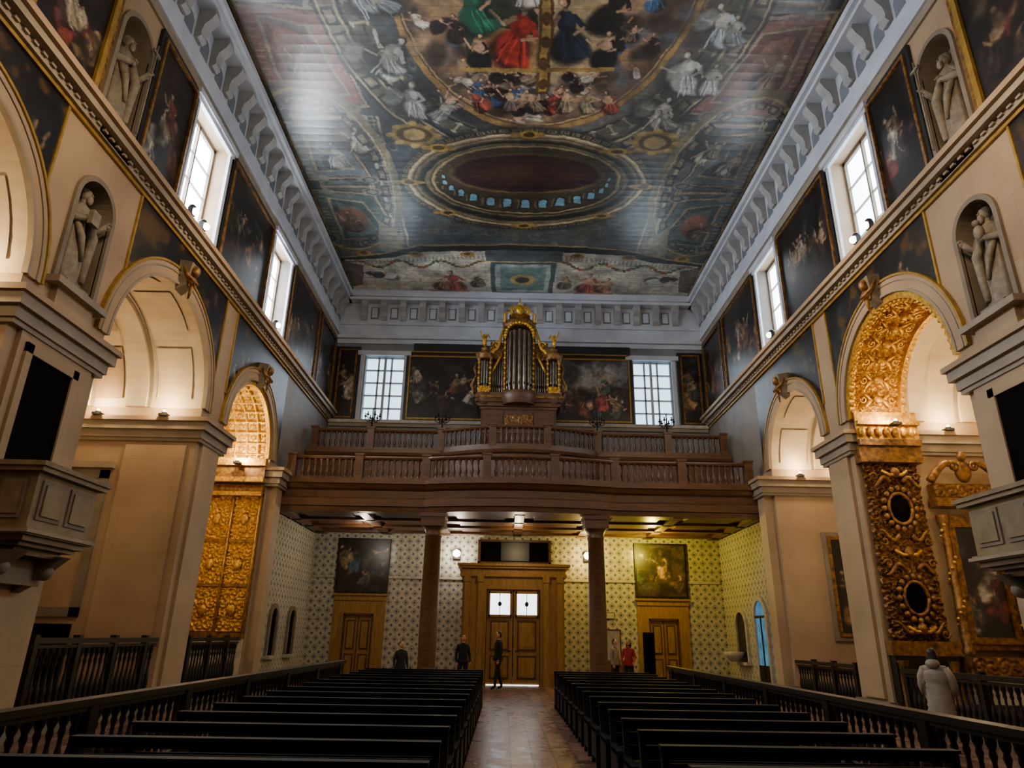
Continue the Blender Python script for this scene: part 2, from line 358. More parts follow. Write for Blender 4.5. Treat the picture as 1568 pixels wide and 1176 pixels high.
def scroll_height(A,B,seed,cell=.55):
    rng=np.random.RandomState(seed); a0,a1,b0,b1=A.min(),A.max(),B.min(),B.max()
    best=np.full(A.shape,9.);H=np.zeros(A.shape)
    na=max(1,int(round((a1-a0)/cell))); nb=max(1,int(round((b1-b0)/cell)))
    for i in range(na):
        for j in range(nb):
            ca=a0+(i+.5)*(a1-a0)/na; cb=b0+(j+.5)*(b1-b0)/nb; sg=1 if (i+j)%2 else -1
            dx=A-ca;dy=B-cb; r=np.hypot(dx,dy); th=np.arctan2(dy,dx); m=r<best; best=np.where(m,r,best)
            ph=rng.rand()*6
            h=.5+.5*np.cos(r/cell*15-sg*th*2+ph); petals=.5+.5*np.cos(th*5+sg*r/cell*6+ph)
            hh=h*.6+petals*.4*np.clip(1.2-r/cell*1.6,0,1)+.35*np.clip(1-r/(cell*.22),0,1)
            H=np.where(m,hh,H)
    return H
def relief_jamb(mb,u,w0,w1,z0,z1,mat,seed,amp=.1,cell=.5,res=.022,dirn=-1):
    W=int((w1-w0)/res)+2;Hh=int((z1-z0)/res)+2; w=np.linspace(w0,w1,W)[None,:]+np.zeros((Hh,1)); z=np.linspace(z0,z1,Hh)[:,None]+np.zeros((1,W))
    h=scroll_height(w,z,seed,cell); P=np.stack([u+dirn*amp*h,w,z],-1); mb.grid(P,mat,True)
def relief_vault(mb,c,zs,r,w0,w1,mat,mode='coffer',seed=0,amp=.12,res=.02,cell=.5):
    n=int(math.pi*r/res);m=int((w1-w0)/res)+2; s=np.linspace(0,math.pi*r,n)[:,None]+np.zeros((1,m)); w=np.linspace(w0,w1,m)[None,:]+np.zeros((n,1))
    if mode=='coffer':
        a=np.abs(((s/cell)%1)-.5);b=np.abs((((w-w0)/cell)%1)-.5); e=np.maximum(a,b); rr=np.hypot(a,b)
        h=np.clip((e-.38)/.05,0,1)+.8*np.clip((.3-rr)/.1,0,1)*(.55+.45*np.cos(6*np.arctan2(b,a)))
    else: h=scroll_height(s,w,seed,cell)
    rr=r-amp*h-.01; th=s/r; P=np.stack([c-rr*np.cos(th),w,zs+rr*np.sin(th)],-1); mb.grid(P,mat,True)
def rel_xz(mb,x0,x1,z0,z1,y,mat,seed,amp,cell,res=.025):
    W=int((x1-x0)/res)+2;H=int((z1-z0)/res)+2; x=np.linspace(x0,x1,W)[None,:]+np.zeros((H,1)); z=np.linspace(z0,z1,H)[:,None]+np.zeros((1,W)); mb.grid(np.stack([x,y-amp*scroll_height(x,z,seed,cell),z],-1),mat,True)
BALP=[(.055,0),(.055,.06),(.03,.09),(.035,.14),(.062,.3),(.05,.42),(.026,.6),(.024,.7),(.042,.78),(.03,.84),(.055,.92),(.055,1)]
def baluster(mb,x,y,z,h,mat,k=1.0,seg=8): mb.lathe([(r*k,t*h) for r,t in BALP],(x,y,z),mat,seg)
def robed(mb,h,mat,seed=0,prop='book'):
    k=h/1.8; S=lambda p:[(a*k,b*k) for a,b in p]
    mb.lathe(S([(.27,0),(.3,.03),(.25,.3),(.22,.7),(.19,.95),(.2,1.05),(.22,1.25),(.2,1.4),(.1,1.5),(.06,1.55)]),(0,0,0),mat,28,1,.72,fold=.09,nf=8,ph=seed)
    mb.tube([(-.05*k,-.17*k,1.3*k),(.16*k,-.2*k,.95*k),(.22*k,-.14*k,.5*k),(.14*k,-.2*k,.12*k)],[.05*k,.08*k,.07*k,.05*k],mat)
    mb.tube([(-.2*k,-.05*k,1.25*k),(-.1*k,-.19*k,.85*k),(.02*k,-.2*k,.45*k)],[.05*k,.06*k,.03*k],mat)
    mb.tube([(0,0,1.5*k),(0,-.01*k,1.6*k)],.06*k,mat)
    mb.ball((0,-.02*k,1.69*k),(.085*k,.1*k,.12*k),mat,12,9); mb.ball((0,.02*k,1.73*k),(.1*k,.1*k,.11*k),mat)
    mb.ball((0,-.1*k,1.6*k),(.06*k,.05*k,.09*k),mat); mb.tube([(0,-.11*k,1.72*k),(0,-.14*k,1.67*k)],.015*k,mat,6)
    for sg in (-1,1):
        e=(sg*.3*k,-.02*k,1.12*k) if sg<0 else (sg*.32*k,-.1*k,1.15*k)
        hnd=(sg*.12*k,-.27*k,1.15*k) if sg<0 else (sg*.3*k,-.3*k,1.3*k)
        mb.tube([(sg*.18*k,0,1.4*k),e,hnd],[.09*k,.085*k,.05*k],mat)
        mb.ball(hnd,(.05*k,.04*k,.06*k),mat)
        for f in range(4): mb.tube([(hnd[0]+(f-1.5)*.02*k,hnd[1]-.03*k,hnd[2]),(hnd[0]+(f-1.5)*.022*k,hnd[1]-.06*k,hnd[2]+.04*k)],.01*k,mat,5)
    if prop=='book': mb.box(-.2*k,0,-.36*k,-.28*k,1.05*k,1.3*k,mat)
    elif prop=='staff': mb.tube([(.31*k,-.33*k,.05*k),(.31*k,-.33*k,1.95*k)],.018*k,mat,6); mb.box(.2*k,.42*k,-.35*k,-.31*k,1.75*k,1.8*k,mat)
    elif prop=='child': mb.ball((-.12*k,-.28*k,1.25*k),(.09*k,.08*k,.14*k),mat); mb.ball((-.12*k,-.3*k,1.43*k),.06*k,mat)
# ------------------------------------------------------------------ floor, ceiling
mb=MB(); mb.box(-11.6,11.6,-4.5,RW+.5,-.3,0,FLOOR); mb.obj('floor')
c=Canvas(-7.75,7.75,8.5,27.35,40,'#4b5254'); rg=np.random.RandomState(3)
c.mixn(6,rg,'#6a6a60',.42,.62,.8); c.mixn(9,rg,'#5a4636',.5,.7,.7); c.mixn(10,rg,'#75808a',.55,.75,.5); c.mixn(5,rg,'#2a343a',.5,.7,.7)
UP=math.pi
def coffers(cx,cy,rx,ry,th,n,c1,c2,a0=0,a1=2*math.pi):
    for i in range(n):
        q=[a0+(a1-a0)*(i+e)/n for e in (.14,.86)]
        P=[(cx+(rx+s*th/2)*math.cos(a),cy+(ry+s*th/2)*math.sin(a)) for s,a in ((-1,q[0]),(1,q[0]),(1,q[1]),(-1,q[1]))]
        c.poly(P,c1); m=(sum(p[0] for p in P)/4,sum(p[1] for p in P)/4)
        c.poly([(m[0]+(p[0]-m[0])*.62,m[1]+(p[1]-m[1])*.62) for p in P],c2); c.ell(m[0],m[1],th*.16,th*.16,'#a8966a',al=.8)
def painted_column(x0,y0,x1,y1,w,col):
    dx,dy=x1-x0,y1-y0; L=math.hypot(dx,dy); nx,ny=-dy/L,dx/L
    c.line(x0,y0,x1,y1,w*1.25,'#2c2d29'); c.line(x0,y0,x1,y1,w,col)
    for k,f in ((-.3,.6),(-.1,1.2),(.12,1.35),(.32,.8)): c.line(x0+nx*k*w,y0+ny*k*w,x1+nx*k*w,y1+ny*k*w,w*.12,shade(col,f))
    for t in (0,.06,.94,1): c.line(x0+dx*t-nx*w*.75,y0+dy*t-ny*w*.75,x0+dx*t+nx*w*.75,y0+dy*t+ny*w*.75,w*.28,shade(col,1.25))
def painted_balustrade(x0,y0,x1,y1,h,col,up=(0,-1)):
    n=int(math.hypot(x1-x0,y1-y0)/.17); c.line(x0,y0,x1,y1,.09,shade(col,1.2)); c.line(x0+up[0]*h,y0+up[1]*h,x1+up[0]*h,y1+up[1]*h,.11,shade(col,1.35))
    for i in range(n+1):
        t=i/n; x=x0+(x1-x0)*t;y=y0+(y1-y0)*t; c.line(x,y,x+up[0]*h,y+up[1]*h,.04,col); c.ell(x+up[0]*h*.4,y+up[1]*h*.4,.055,.07,col)
for sg in (-1,1):
    segs=[(8.8,11.8,'#74503f'),(12.4,15.9,'#8a5848'),(16.6,19.2,'#666c6a'),(19.9,23.3,'#50605a')]
    sx=lambda v: sg*v
    for k,(a,b,col) in enumerate(segs):
        i0=4.9+(.5 if k==2 else 0)
        T=lambda q:[(sx(i0+.5-q),a+.25-q),(sx(7.3+q),a-q),(sx(7.3+q),b+q),(sx(i0-.1-q),b-.2+q)]
        c.poly(T(.2),'#39362f'); c.poly(T(.14),'#93846a'); c.poly(T(.04),'#4a3f34'); c.poly(T(0),col); c.poly(T(-.32),'#9a8a6c'); c.poly(T(-.4),shade(col,.8)); c.poly(T(-.62),shade(col,1.15))
        for t in np.arange(a+.1,b,.22): c.line(sx(7.1),t,sx(7.28),t,.06,'#a29474',.7)
        c.ell(sx(6.3),(a+b)/2,.5,.75,['#6a6a5e','#82685a','#5b6a70','#a05a44'][k],al=.8,soft=.4)
        fig(c,sx(6.3),(a+b)/2+.75,1.4,['#6d655a','#7f6a56','#7d7c74','#5a4a3a'][k],rg,UP+rg.randn()*.3,skin='#a89078')
        for yy in (a,b): 
            c.ell(sx(5.3),yy,.38,.22,'#8d8a7c',al=.8); c.ring(sx(5.3),yy,.2,.14,.05,'#4a453a'); c.ell(sx(6.9),yy,.3,.18,'#8d8a7c',al=.7)
        painted_column(sx(7.0),a-.3,sx(5.2),a-.3,.2,'#857c68')
    c.rect(*sorted((sg*7.42,sg*7.75)),8.5,27.35,'#5e4030'); c.line(sg*7.42,8.5,sg*7.42,27.35,.06,'#b09460')
    for y in np.arange(9,27,.8): c.ell(sg*7.58,y,.1,.25,'#9a7c50',al=.7)
    painted_balustrade(sx(4.5),16.2,sx(4.5),24,.4,'#8d846c',(sg,0))
for i in range(300):
    x=rg.uniform(-7.3,7.3);y=rg.uniform(8.6,24)
    c.ring(x,y,.08+.2*rg.rand(),.07+.16*rg.rand(),.045,['#8c8268','#6b7274','#2c2e28','#a0957a'][rg.randint(4)],.45)
for rx,ry,th,col in ((5.6,6.9,.1,'#2a2b26'),(5.3,6.6,.5,'#736a54'),(5.52,6.84,.06,'#b8a478'),(5.05,6.32,.06,'#b8a478'),(4.95,6.2,.08,'#2a2b26'),(4.6,5.7,.5,'#585448'),(4.6,5.45,.06,'#26261f')):
    c.ring(.15,11.6,rx,ry,th,col,.9)
coffers(.15,11.6,5.3,6.6,.38,54,'#3a3a33','#8a8068')
for i in range(54):
    a=i/54*2*math.pi; x=.15+4.45*math.cos(a);y=11.6+5.55*math.sin(a); painted_column(x,y,x+.42*math.cos(a),y+.42*math.sin(a),.12,'#8f866c')
c.ell(.2,11.6,3.75,5.0,'#2e2a24'); c.ring(.2,11.6,3.75,5.0,.16,'#a07c3c'); c.ring(.2,11.6,3.6,4.8,.05,'#d0b068')
c.ell(.2,11.6,3.4,4.6,'#75583f',soft=.3); c.ell(.2,12.0,2.8,3.9,'#b0875a',soft=.5,al=.9); c.ell(.3,12.6,1.7,2.6,'#d8bb8c',soft=.6,al=.85)
for i in range(200):
    a=rg.rand()*2*math.pi; q=.66+.38*rg.rand(); x=.2+3.4*q*math.cos(a);y=11.6+4.6*q*math.sin(a); s=.14+.25*rg.rand()
    c.ell(x,y,s,s*.7,shade(['#806c5c','#5d4a40','#a0805a','#505864','#32281f'][rg.randint(5)],.75+.45*rg.rand()),rg.rand()*3,.75,soft=.6)
for i in range(60):
    a=rg.rand()*2*math.pi; q=.55+.42*rg.rand(); x=.2+3.4*q*math.cos(a);y=11.6+4.6*q*math.sin(a)
    fig(c,x,y+.4,.55+.5*rg.rand(),['#8a3428','#34567a','#5a4628','#b4a080','#2e241c','#c0b09a','#221c18','#6d5b48'][rg.randint(8)],rg,UP+rg.randn()*.9,flip=rg.choice([-1,1]),skin='#c09470')
c.rect(-1.75,.1,9.5,14.3,'#2c3826'); c.rect(.55,2.1,9.5,14.2,'#bca070')
c.poly([(-1.75,14.3),(.1,14.3),(.1,13.2),(-1.4,12.9)],'#b0824e')
fig(c,-.7,14.2,2.2,'#a8281c',rg,UP+.3); fig(c,-1.2,13.2,1.8,'#1f6044',rg,UP-.3); fig(c,-.2,12.4,1.5,'#d0c6b2',rg,UP); fig(c,-1.4,14.3,1.2,'#101a16',rg,UP)
fig(c,1.1,14.0,2.1,'#1c2a3c',rg,UP-.2); fig(c,1.7,13.1,1.7,'#141816',rg,UP+.3); fig(c,1.2,12.0,1.4,'#256078',rg,UP); fig(c,1.9,14.2,1.3,'#121414',rg,UP)
c.rect(.12,.5,8.5,15.2,'#5f431a'); c.rect(.2,.42,8.5,15.1,'#b08c44'); c.line(-1.8,14.35,2.15,14.25,.14,'#a07c38')
for i in range(9): c.ell(.31,9.2+i*.7,.13,.2,'#5a3e1a')
for x in (-1.3,-.6,1.0,1.7,2.4,-2.1,-2.7,.2): fig(c,x,15.9,1.0,['#6b5b50','#8c3c2c','#8b7a5c'][rg.randint(3)],rg,UP+rg.randn()*.5)
for (x,y,s,col) in ((-3.4,16.0,1.6,'#888a82'),(-4.2,14.4,1.7,'#92928a'),(-3.9,12.4,1.5,'#848a8a'),(4.4,14.9,1.8,'#b0b0a6'),(4.7,13.2,1.5,'#8f9494'),(3.8,16.3,1.5,'#989484'),(-5.2,17.6,1.3,'#7f7a68'),(5.3,17.6,1.3,'#98907a')):
    c.ell(x,y-.4,.85,.75,'#282a24',al=.75,soft=.5); fig(c,x,y+.3,s,col,rg,UP+rg.randn()*.4,skin='#9c9888'); fig(c,x+.5,y+.2,s*.7,shade(col,.8),rg,UP+rg.randn()*.6,skin='#8c8878')
    c.ell(x-.5,y-.6,.25,.35,shade(col,.9),.5,.7,soft=.4)
for (x,y,r) in ((-3.5,17.0,.7),(3.9,17.1,.7),(-2.9,10.2,.5),(3.3,10.5,.5)):
    c.ell(x,y,r,r*.7,'#8d7232'); c.ell(x,y,r*.75,r*.5,'#4a3818'); c.ell(x,y,r*.5,r*.35,'#9c8248')
    for i in range(8): c.ell(x+r*math.cos(i*.785),y+.7*r*math.sin(i*.785),.14,.1,'#b09048')
DX,DY=0.0,19.3
c.ell(DX,DY,4.3,2.8,'#282a25',al=.92)
coffers(DX,DY,4.12,2.62,.12,70,'#6f674f','#2a2a24')
c.ell(DX,DY,3.98,2.48,'#8a7858'); c.ring(DX,DY,3.93,2.44,.07,'#c4ac7c'); c.ring(DX,DY,3.78,2.32,.05,'#4e4230'); c.ell(DX,DY,3.62,2.2,'#141511'); 
c.ell(DX,DY-.06,3.5,2.08,'#222820'); c.ring(DX,DY-.08,3.3,1.93,.1,'#665a3e'); c.ell(DX,DY-.1,3.2,1.86,'#2a2a22')
c.ring(DX,DY-.12,3.12,1.8,.07,'#9a8454')
c.ell(DX,DY-.17,3.02,1.7,'#3c3424')
for i in range(26):
    a=(i+.5)/26*2*math.pi; s=math.sin(a); f=max(0,s); x=DX+(2.78-.1*f)*math.cos(a); y=DY-.2+(1.3)*s
    c.line(x-.25,y+.26*f,x-.25,y-.2*f,.06,'#7a6c4c',.8)
    if s>-.35:
        w_=.07+.13*f;h_=.12+.2*f; c.ell(x,y,w_,h_,'#14110d'); c.rect(x-w_*.7,x+w_*.7,y-h_*.35,y+h_*.8,'#6aa0b2'); c.ell(x,y-h_*.35,w_*.7,h_*.4,'#6aa0b2')
c.ell(DX,DY-.52,2.55,1.05,'#6b5736'); c.ell(DX,DY-.55,2.46,.97,'#2c1b17'); c.ell(DX,DY-.62,2.0,.72,'#371f1a'); c.ell(DX,DY-.66,1.2,.42,'#40261f'); 
for i in range(20):
    a=i/20*2*math.pi; c.line(DX+.4*math.cos(a),DY-.66+.13*math.sin(a),DX+2.4*math.cos(a),DY-.55+.93*math.sin(a),.03,'#4c3227',.8)
for (x,y) in ((0,DY-2.45),(0,DY+2.48),(-3.95,DY),(3.95,DY),(-2.8,DY+1.75),(2.8,DY+1.75),(-2.8,DY-1.75),(2.8,DY-1.75)):
    c.ell(x,y,.34,.17,'#a8842c'); c.ell(x,y,.18,.1,'#3e2e12'); c.ell(x-.4,y,.14,.09,'#8f6f2c'); c.ell(x+.4,y,.14,.09,'#8f6f2c')
for sg in (-1,1):
    c.ring(sg*6.6,19.4,2.2,4.4,.22,'#7c7050',.8); c.ring(sg*6.6,19.4,2.05,4.25,.05,'#c0a872',.8)
    coffers(sg*6.6,19.4,1.8,3.9,.3,26,'#30302a','#736a54')
    c.poly([(sg*4.6,22.8),(sg*5.4,21.6),(sg*5.7,23.6),(sg*5.0,24.2)],'#968a6c',.9)
def band(o): return [(-7.4,24.4+o),(-5.8,24.1+o),(-4,23.4+o),(-1,23.2+o),(1,23.2+o),(4,23.4+o),(5.8,24.1+o),(7.4,24.4+o),(7.4,27.35),(-7.4,27.35)]
c.poly(band(-.15),'#9a8654'); c.poly(band(-.05),'#1b1d17'); c.poly(band(.35),'#cac5b0')
for i in range(9):
    y=24.6+i*.33; c.line(-7.3,y,7.3,y,.03,'#84826f',.8)
    for x in np.arange(-7.2,7.2,.95): c.line(x+(.45 if i%2 else 0),y,x+(.45 if i%2 else 0),y+.33,.03,'#84826f',.7)
painted_balustrade(-7.2,24.9,-1.6,24.2,.35,'#8d8a7a'); painted_balustrade(7.2,24.9,1.6,24.2,.35,'#8d8a7a')
c.rect(-1.3,1.4,24.4,27.1,'#46585a'); c.rect(-1.1,1.2,24.6,27.0,'#b0beb4'); c.rect(-.9,1.0,24.8,26.8,'#6f9088'); c.ell(.05,25.9,.55,.5,'#c7ac56'); c.ell(.05,25.9,.3,.28,'#2f4434')
c.rect(-1.5,1.6,23.5,24.4,'#4e5858'); c.line(-1.5,24.4,1.6,24.4,.08,'#c0a468')
for sg in (-1,1):
    for i in range(34):
        t=i/33; x=sg*(1.6+5.2*t); y=24.35+.55*math.sin(t*math.pi*3)**2+.2*t; c.ell(x,y,.12,.08,['#5b5028','#8a4a34','#8a7a4c','#40503a'][rg.randint(4)],rg.rand()*3)
    for x in (2.2,4.3,6.4): c.ell(sg*x,23.85+.1*x/6,.3,.22,'#a88438'); c.ell(sg*x,23.8+.1*x/6,.15,.12,'#5a4520')
    fig(c,sg*2.9,27.0,1.9,'#a04a38',rg,UP); fig(c,sg*3.5,26.9,1.4,'#b07858',rg,UP+.2); fig(c,sg*5.3,25.9,1.3,'#e8e4d8',rg,UP+1.2*sg); fig(c,sg*5.9,25.7,1.0,'#3a3c3c',rg,UP+1.4*sg); fig(c,sg*1.9,26.6,1.2,'#6a6040',rg,UP)
    c.rect(*sorted((sg*2.3,sg*4.1)),26.95,27.3,'#b07a64')
    c.poly([(sg*6.6,24.9),(sg*7.4,24.6),(sg*7.4,26.8),(sg*6.9,26.6)],'#4c3e30',.8)
c.line(-7.4,27.25,7.4,27.25,.14,'#5b6c74'); c.warp(.07,30,rg); c.noise(40,rg,.35); c.noise(10,rg,.3); c.tone(.92,'#444c50',.1,.84)
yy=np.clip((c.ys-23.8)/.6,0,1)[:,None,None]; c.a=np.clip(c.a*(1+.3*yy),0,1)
mb=MB(); X=c.xs[None,:]+0*c.ys[:,None];Y=c.ys[:,None]+0*c.xs[None,:]; mb.grid(np.stack([X,Y,np.full(X.shape,16.0)],-1),CEILM,col=c.a)
mb.add([(-7.75,-4.5,16),(7.75,-4.5,16),(7.75,8.5,16),(-7.75,8.5,16)],[(0,1,2,3)],CEILM,col=np.ones((4,3))*.3)
mb.box(-8.6,8.6,-4.6,RW+.6,16.02,16.3,FRIEZE); mb.obj('ceiling')
# ------------------------------------------------------------------ side walls
ARCH=[(4.9,9.4),(11.7,16.1),(17.5,21.3)]; SP=6.8; CAP=6.52; ZC=10.1
WIN=[(5.6,7.5),(13.05,14.95),(18.9,20.6)]
def side(sg):
    mb=MB(); F=frame_side(sg); mb.M=F; nm='left' if sg<0 else 'right'
    D=3.2
    for a,b in ((-4.5,4.9),(9.4,11.7),(16.1,17.5),(21.3,RW+.4)):
        if b<20: mb.box(a,b,0,D,0,SP,STONE)
        else: mb.box(a,22.3,0,D,0,SP,STONE); mb.box(22.3,b,0,D,0,5.4,TILE); mb.box(22.3,b,0,D,5.4,SP,GREYW)
    mb.box(-4.5,4.9,0,D,SP,ZC,STONE); mb.box(16.1,17.5,0,D,SP,ZC,STONE); mb.box(21.3,RW+.4,0,D,SP,ZC,GREYW)
    mb.box(21.45,22.0,-.3,0,.4,6.0,STONE)
    arch_wall(mb,9.4,11.7,SP,ZC,10.05,11.05,7.05,8.75,.45,STONE,STONED,STONED,16)
    for i,(a,b) in enumerate(ARCH):
        arch_wall(mb,a,b,SP,ZC,a,b,SP,SP,D,STONE,PLAST); c0=(a+b)/2; r=(b-a)/2
        archivolt(mb,c0,SP,r,r+.32,-.06,.02,STONE); archivolt(mb,c0,SP,r+.32,r+.37,-.09,.02,GLINE); archivolt(mb,c0,SP,r-.03,r+.03,-.08,.02,CORN); archivolt(mb,c0,SP,r+.2,r+.24,-.08,.02,CORN)
        if not(i==2 and sg<0) :
            for w,dw in ((1.35,.5),(2.75,.4)):
                archivolt(mb,c0,SP,r-.12,r,w,w+dw,PLAST); archivolt(mb,c0,SP,r-.05,r,w-.08,w,CORN)
            if not(i==1 and sg>0):
                for k in (1,3,5,7):
                    for w0 in (.25,1.95):
                        n=6; A0=math.pi*(k-.75)/8; A1=math.pi*(k+.75)/8; rr=r-.035
                        for j in range(n):
                            t0=A0+(A1-A0)*j/n;t1=A0+(A1-A0)*(j+1)/n
                            mb.add([(c0-rr*math.cos(t),w,SP+rr*math.sin(t)) for t,w in ((t0,w0+.05),(t1,w0+.05),(t1,w0+.9 if w0<1 else w0+.75),(t0,w0+.9 if w0<1 else w0+.75))],[(0,1,2,3)],PLAST if w0<1 else STONE)
        z=SP+r
        mb.add([(c0-.17,0,z-.15),(c0+.17,0,z-.15),(c0+.2,0,z+.6),(c0-.2,0,z+.6),(c0-.14,-.2,z+.0),(c0+.14,-.2,z+.0),(c0+.18,-.3,z+.55),(c0-.18,-.3,z+.55)],
               [(4,5,6,7),(0,1,5,4),(1,2,6,5),(2,3,7,6),(3,0,4,7)],STONED)
        mb.ball((c0,-.3,z+.38),(.1,.12,.15),GOLDD); mb.ball((c0,-.24,z+.14),(.15,.12,.12),GOLDD)
        mb.tube([(c0-.25,-.15,z+.4),(c0-.2,-.25,z+.2),(c0,-.38,z+.05),(c0+.2,-.25,z+.2),(c0+.25,-.15,z+.4)],[.03,.05,.06,.05,.03],GOLDD); mb.tube([(c0,-.3,z+.05),(c0,-.25,z-.3)],[.06,.02],GOLDD)
    mb.box(-4.5,RW+.4,D,D+.3,0,ZC,PLAST)
    for a,b in ((9.4,11.7),(16.1,17.5),(21.3,22.3)):
        if a<21: mb.box(a+.22,b-.22,-.08,0,.5,6.1,STONE)
        mb.box(a-.06,min(b+.06,22.05),-.12 if a<21 else -.34,D,0,.45,STONED)
        for k,(z0,z1,p) in enumerate(((5.95,6.03,.06),(6.03,6.22,.1),(6.22,6.42,.18),(6.42,CAP,.24))): mb.box(a-p,b+p,-p-.05-(.28 if a>21 else 0),D,z0,z1,CORN if k<3 else STONE)
    mb.box(-4.5,5.6,0,.5,ZC,16.02,STONE); mb.box(7.5,9.6,0,.5,ZC,16.02,STONE); mb.box(11.4,13.05,0,.5,ZC,16.02,STONE)
    arch_wall(mb,9.6,11.4,ZC,14,10.0,11.0,10.55,12.6,.45,STONE,STONED,STONED,16); mb.box(9.6,11.4,.0,.5,14,16.02,STONE)
    mb.box(14.95,18.9,0,.5,ZC,16.02,STONE); mb.box(20.6,RW+.4,0,.5,ZC,16.02,GREYW)
    for a,b in WIN: mb.box(a,b,0,.5,ZC,10.5,STONE); mb.box(a,b,0,.5,13.6,16.02,STONE)
    def spandrel(ya,yb,seed):
        rng=np.random.RandomState(seed); cv=make_painting(yb-ya,ZC-7.0,rng,0,ppm=24,bg='#1b1f22')
        cv.mixn(10,rng,'#6e5020',.58,.7,.6); cv.a*=.85
        U=cv.xs[None,:]+ya+0*cv.ys[:,None]; Z=cv.ys[:,None]+7.0+0*cv.xs[None,:]; ok=np.ones(U.shape,bool)
        for a,b in ARCH: ok&=np.hypot(U-(a+b)/2,Z-SP)>(b-a)/2+.34
        for a,b in ((9.4,11.75),(16.45,17.15)): ok&=~((U>a)&(U<b))
        P=np.stack([U,np.full(U.shape,-.015),Z],-1); H,W=U.shape; idx=np.arange(H*W).reshape(H,W)
        Fq=np.stack([idx[:-1,:-1],idx[:-1,1:],idx[1:,1:],idx[1:,:-1]],-1); k=ok[:-1,:-1]&ok[:-1,1:]&ok[1:,1:]&ok[1:,:-1]
        mb.add(P.reshape(-1,3),Fq[k],PAINT,False,np.clip(cv.a.reshape(-1,3),0,1))
    spandrel(5.5,9.35,11+sg); spandrel(11.8,16.4,21+sg); spandrel(17.2,21.9,31+sg)
    for y in (9.3,11.8,16.42,17.18): mb.box(y-.025,y+.025,-.04,0,7.6,ZC,GLINE)
    for (n0,n1,s0,s1) in ((10.05,11.05,7.05,8.75),(10.0,11.0,10.55,12.6)):
        archivolt(mb,(n0+n1)/2,s1,.5,.6,-.06,.02,STONED,20)
        for u in (n0-.1,n1): mb.box(u,u+.1,-.06,.02,s0,s1,STONED)
        mb.box(n0-.2,n1+.2,-.25,.1,s0-.12,s0,CORN); mb.box(n0,n1,-.12,.1,s0-.5,s0-.12,STONE)
    mb.obj('wall_'+nm)
    mb=MB(); mb.M=F
    for z0,z1,p,m in ((9.95,10.03,.06,GLINE),(10.03,10.16,.12,CORN),(10.16,10.3,.28,CORN),(10.3,10.42,.36,STONE)): mb.box(-4.5,RW,-p,0,z0,z1,m)
    for y in np.arange(5,RW,.22): mb.box(y,y+.11,-.17,-.1,10.1,10.16,CORN)
    mb.obj('trim_cornice_'+nm)
    mb=MB(); mb.M=F
    mb.box(-4.5,RW,-.06,0,13.75,13.95,CORN); mb.box(-4.5,RW,-.12,0,13.95,14.05,FRIEZE); mb.box(-4.5,RW,-.04,0,14.05,15.55,FRIEZE)
    mb.box(-4.5,RW,-.5,0,15.5,15.62,FRIEZE); mb.box(-4.5,RW,-.62,0,15.62,15.8,FRIEZE); mb.box(-4.5,RW,-.42,0,15.8,16.0,FRIEZE)
    for y in np.arange(4.6,RW-.3,.86):
        poly=[(-.02,14.68),(-.14,14.64),(-.22,14.72),(-.2,14.86),(-.24,15.05),(-.38,15.22),(-.46,15.38),(-.42,15.5),(-.02,15.5)]
        n=len(poly); V=[(y-.14,a,b) for a,b in poly]+[(y+.14,a,b) for a,b in poly]
        mb.add(V,[(i,(i+1)%n,n+(i+1)%n,n+i) for i in range(n)]+[tuple(range(n)),tuple(range(n,2*n))],CONS)
        p=arc(y+.43,14.95,.2,10); mb.add([(y+.23,-.045,14.6)]+[(u,-.045,z) for u,z in p]+[(y+.63,-.045,14.6)],[tuple(range(13))],FRIEZD)  # darker lunettes paint the shade between the consoles
    mb.obj('trim_entablature_'+nm)
    for k,(a,b) in enumerate(WIN):
        mb=MB(); mb.M=F; mb.box(a,b,.42,.46,10.5,13.6,WGLASSL if sg<0 else WGLASSR)
        for (u0,u1,z0,z1) in ((a,a+.08,10.5,13.6),(b-.08,b,10.5,13.6),(a,b,10.5,10.6),(a,b,13.5,13.6),((a+b)/2-.03,(a+b)/2+.03,10.5,13.6)): mb.box(u0,u1,.34,.42,z0,z1,STONED)
        for z in (11.25,12.0,12.75): mb.box(a,b,.36,.42,z-.012,z+.012,STONED)
        for u0,u1 in ((a-.14,a),(b,b+.14)): mb.box(u0,u1,-.07,.0,10.42,13.6,FRIEZE)
        mb.box(a-.25,b+.25,-.16,.0,13.6,13.75,FRIEZE); mb.box(a-.18,b+.18,-.1,.0,13.5,13.6,FRIEZE)
        mb.obj('window_%d'%(1+k+(3 if sg>0 else 0)))
    for k,y in enumerate((13.4,14.0,19.5)):
        mb=MB(); mb.M=F; mb.box(y-.08,y+.08,-.26,-.14,10.58,10.76,IRON); mb.tube([(y,-.2,10.42),(y,-.2,10.6)],.02,IRON)
        mb.lathe([(.07,0),(.09,.02),(.08,.07),(.04,.1)],(y,-.2,10.75),IRON,10); mb.ball((y,-.29,10.67),.085,BULBC); mb.obj('floodlight')
    for k,(a,b) in enumerate(((7.95,9.55),(11.3,12.75),(15.35,18.5),(20.95,24.3),(24.75,27.0))):
        mb=MB(); mb.M=F; oil_painting(mb,a,b,10.6,13.5,100+k*3+(50 if sg>0 else 0),1 if k==0 else 0,frame=GLINE if k in (0,) else GOLDD,fw=.07 if k else .12,outer=DPANEL if k else GOLDD,bg='#141210',bright=.98)
        mb.obj('oil_painting')
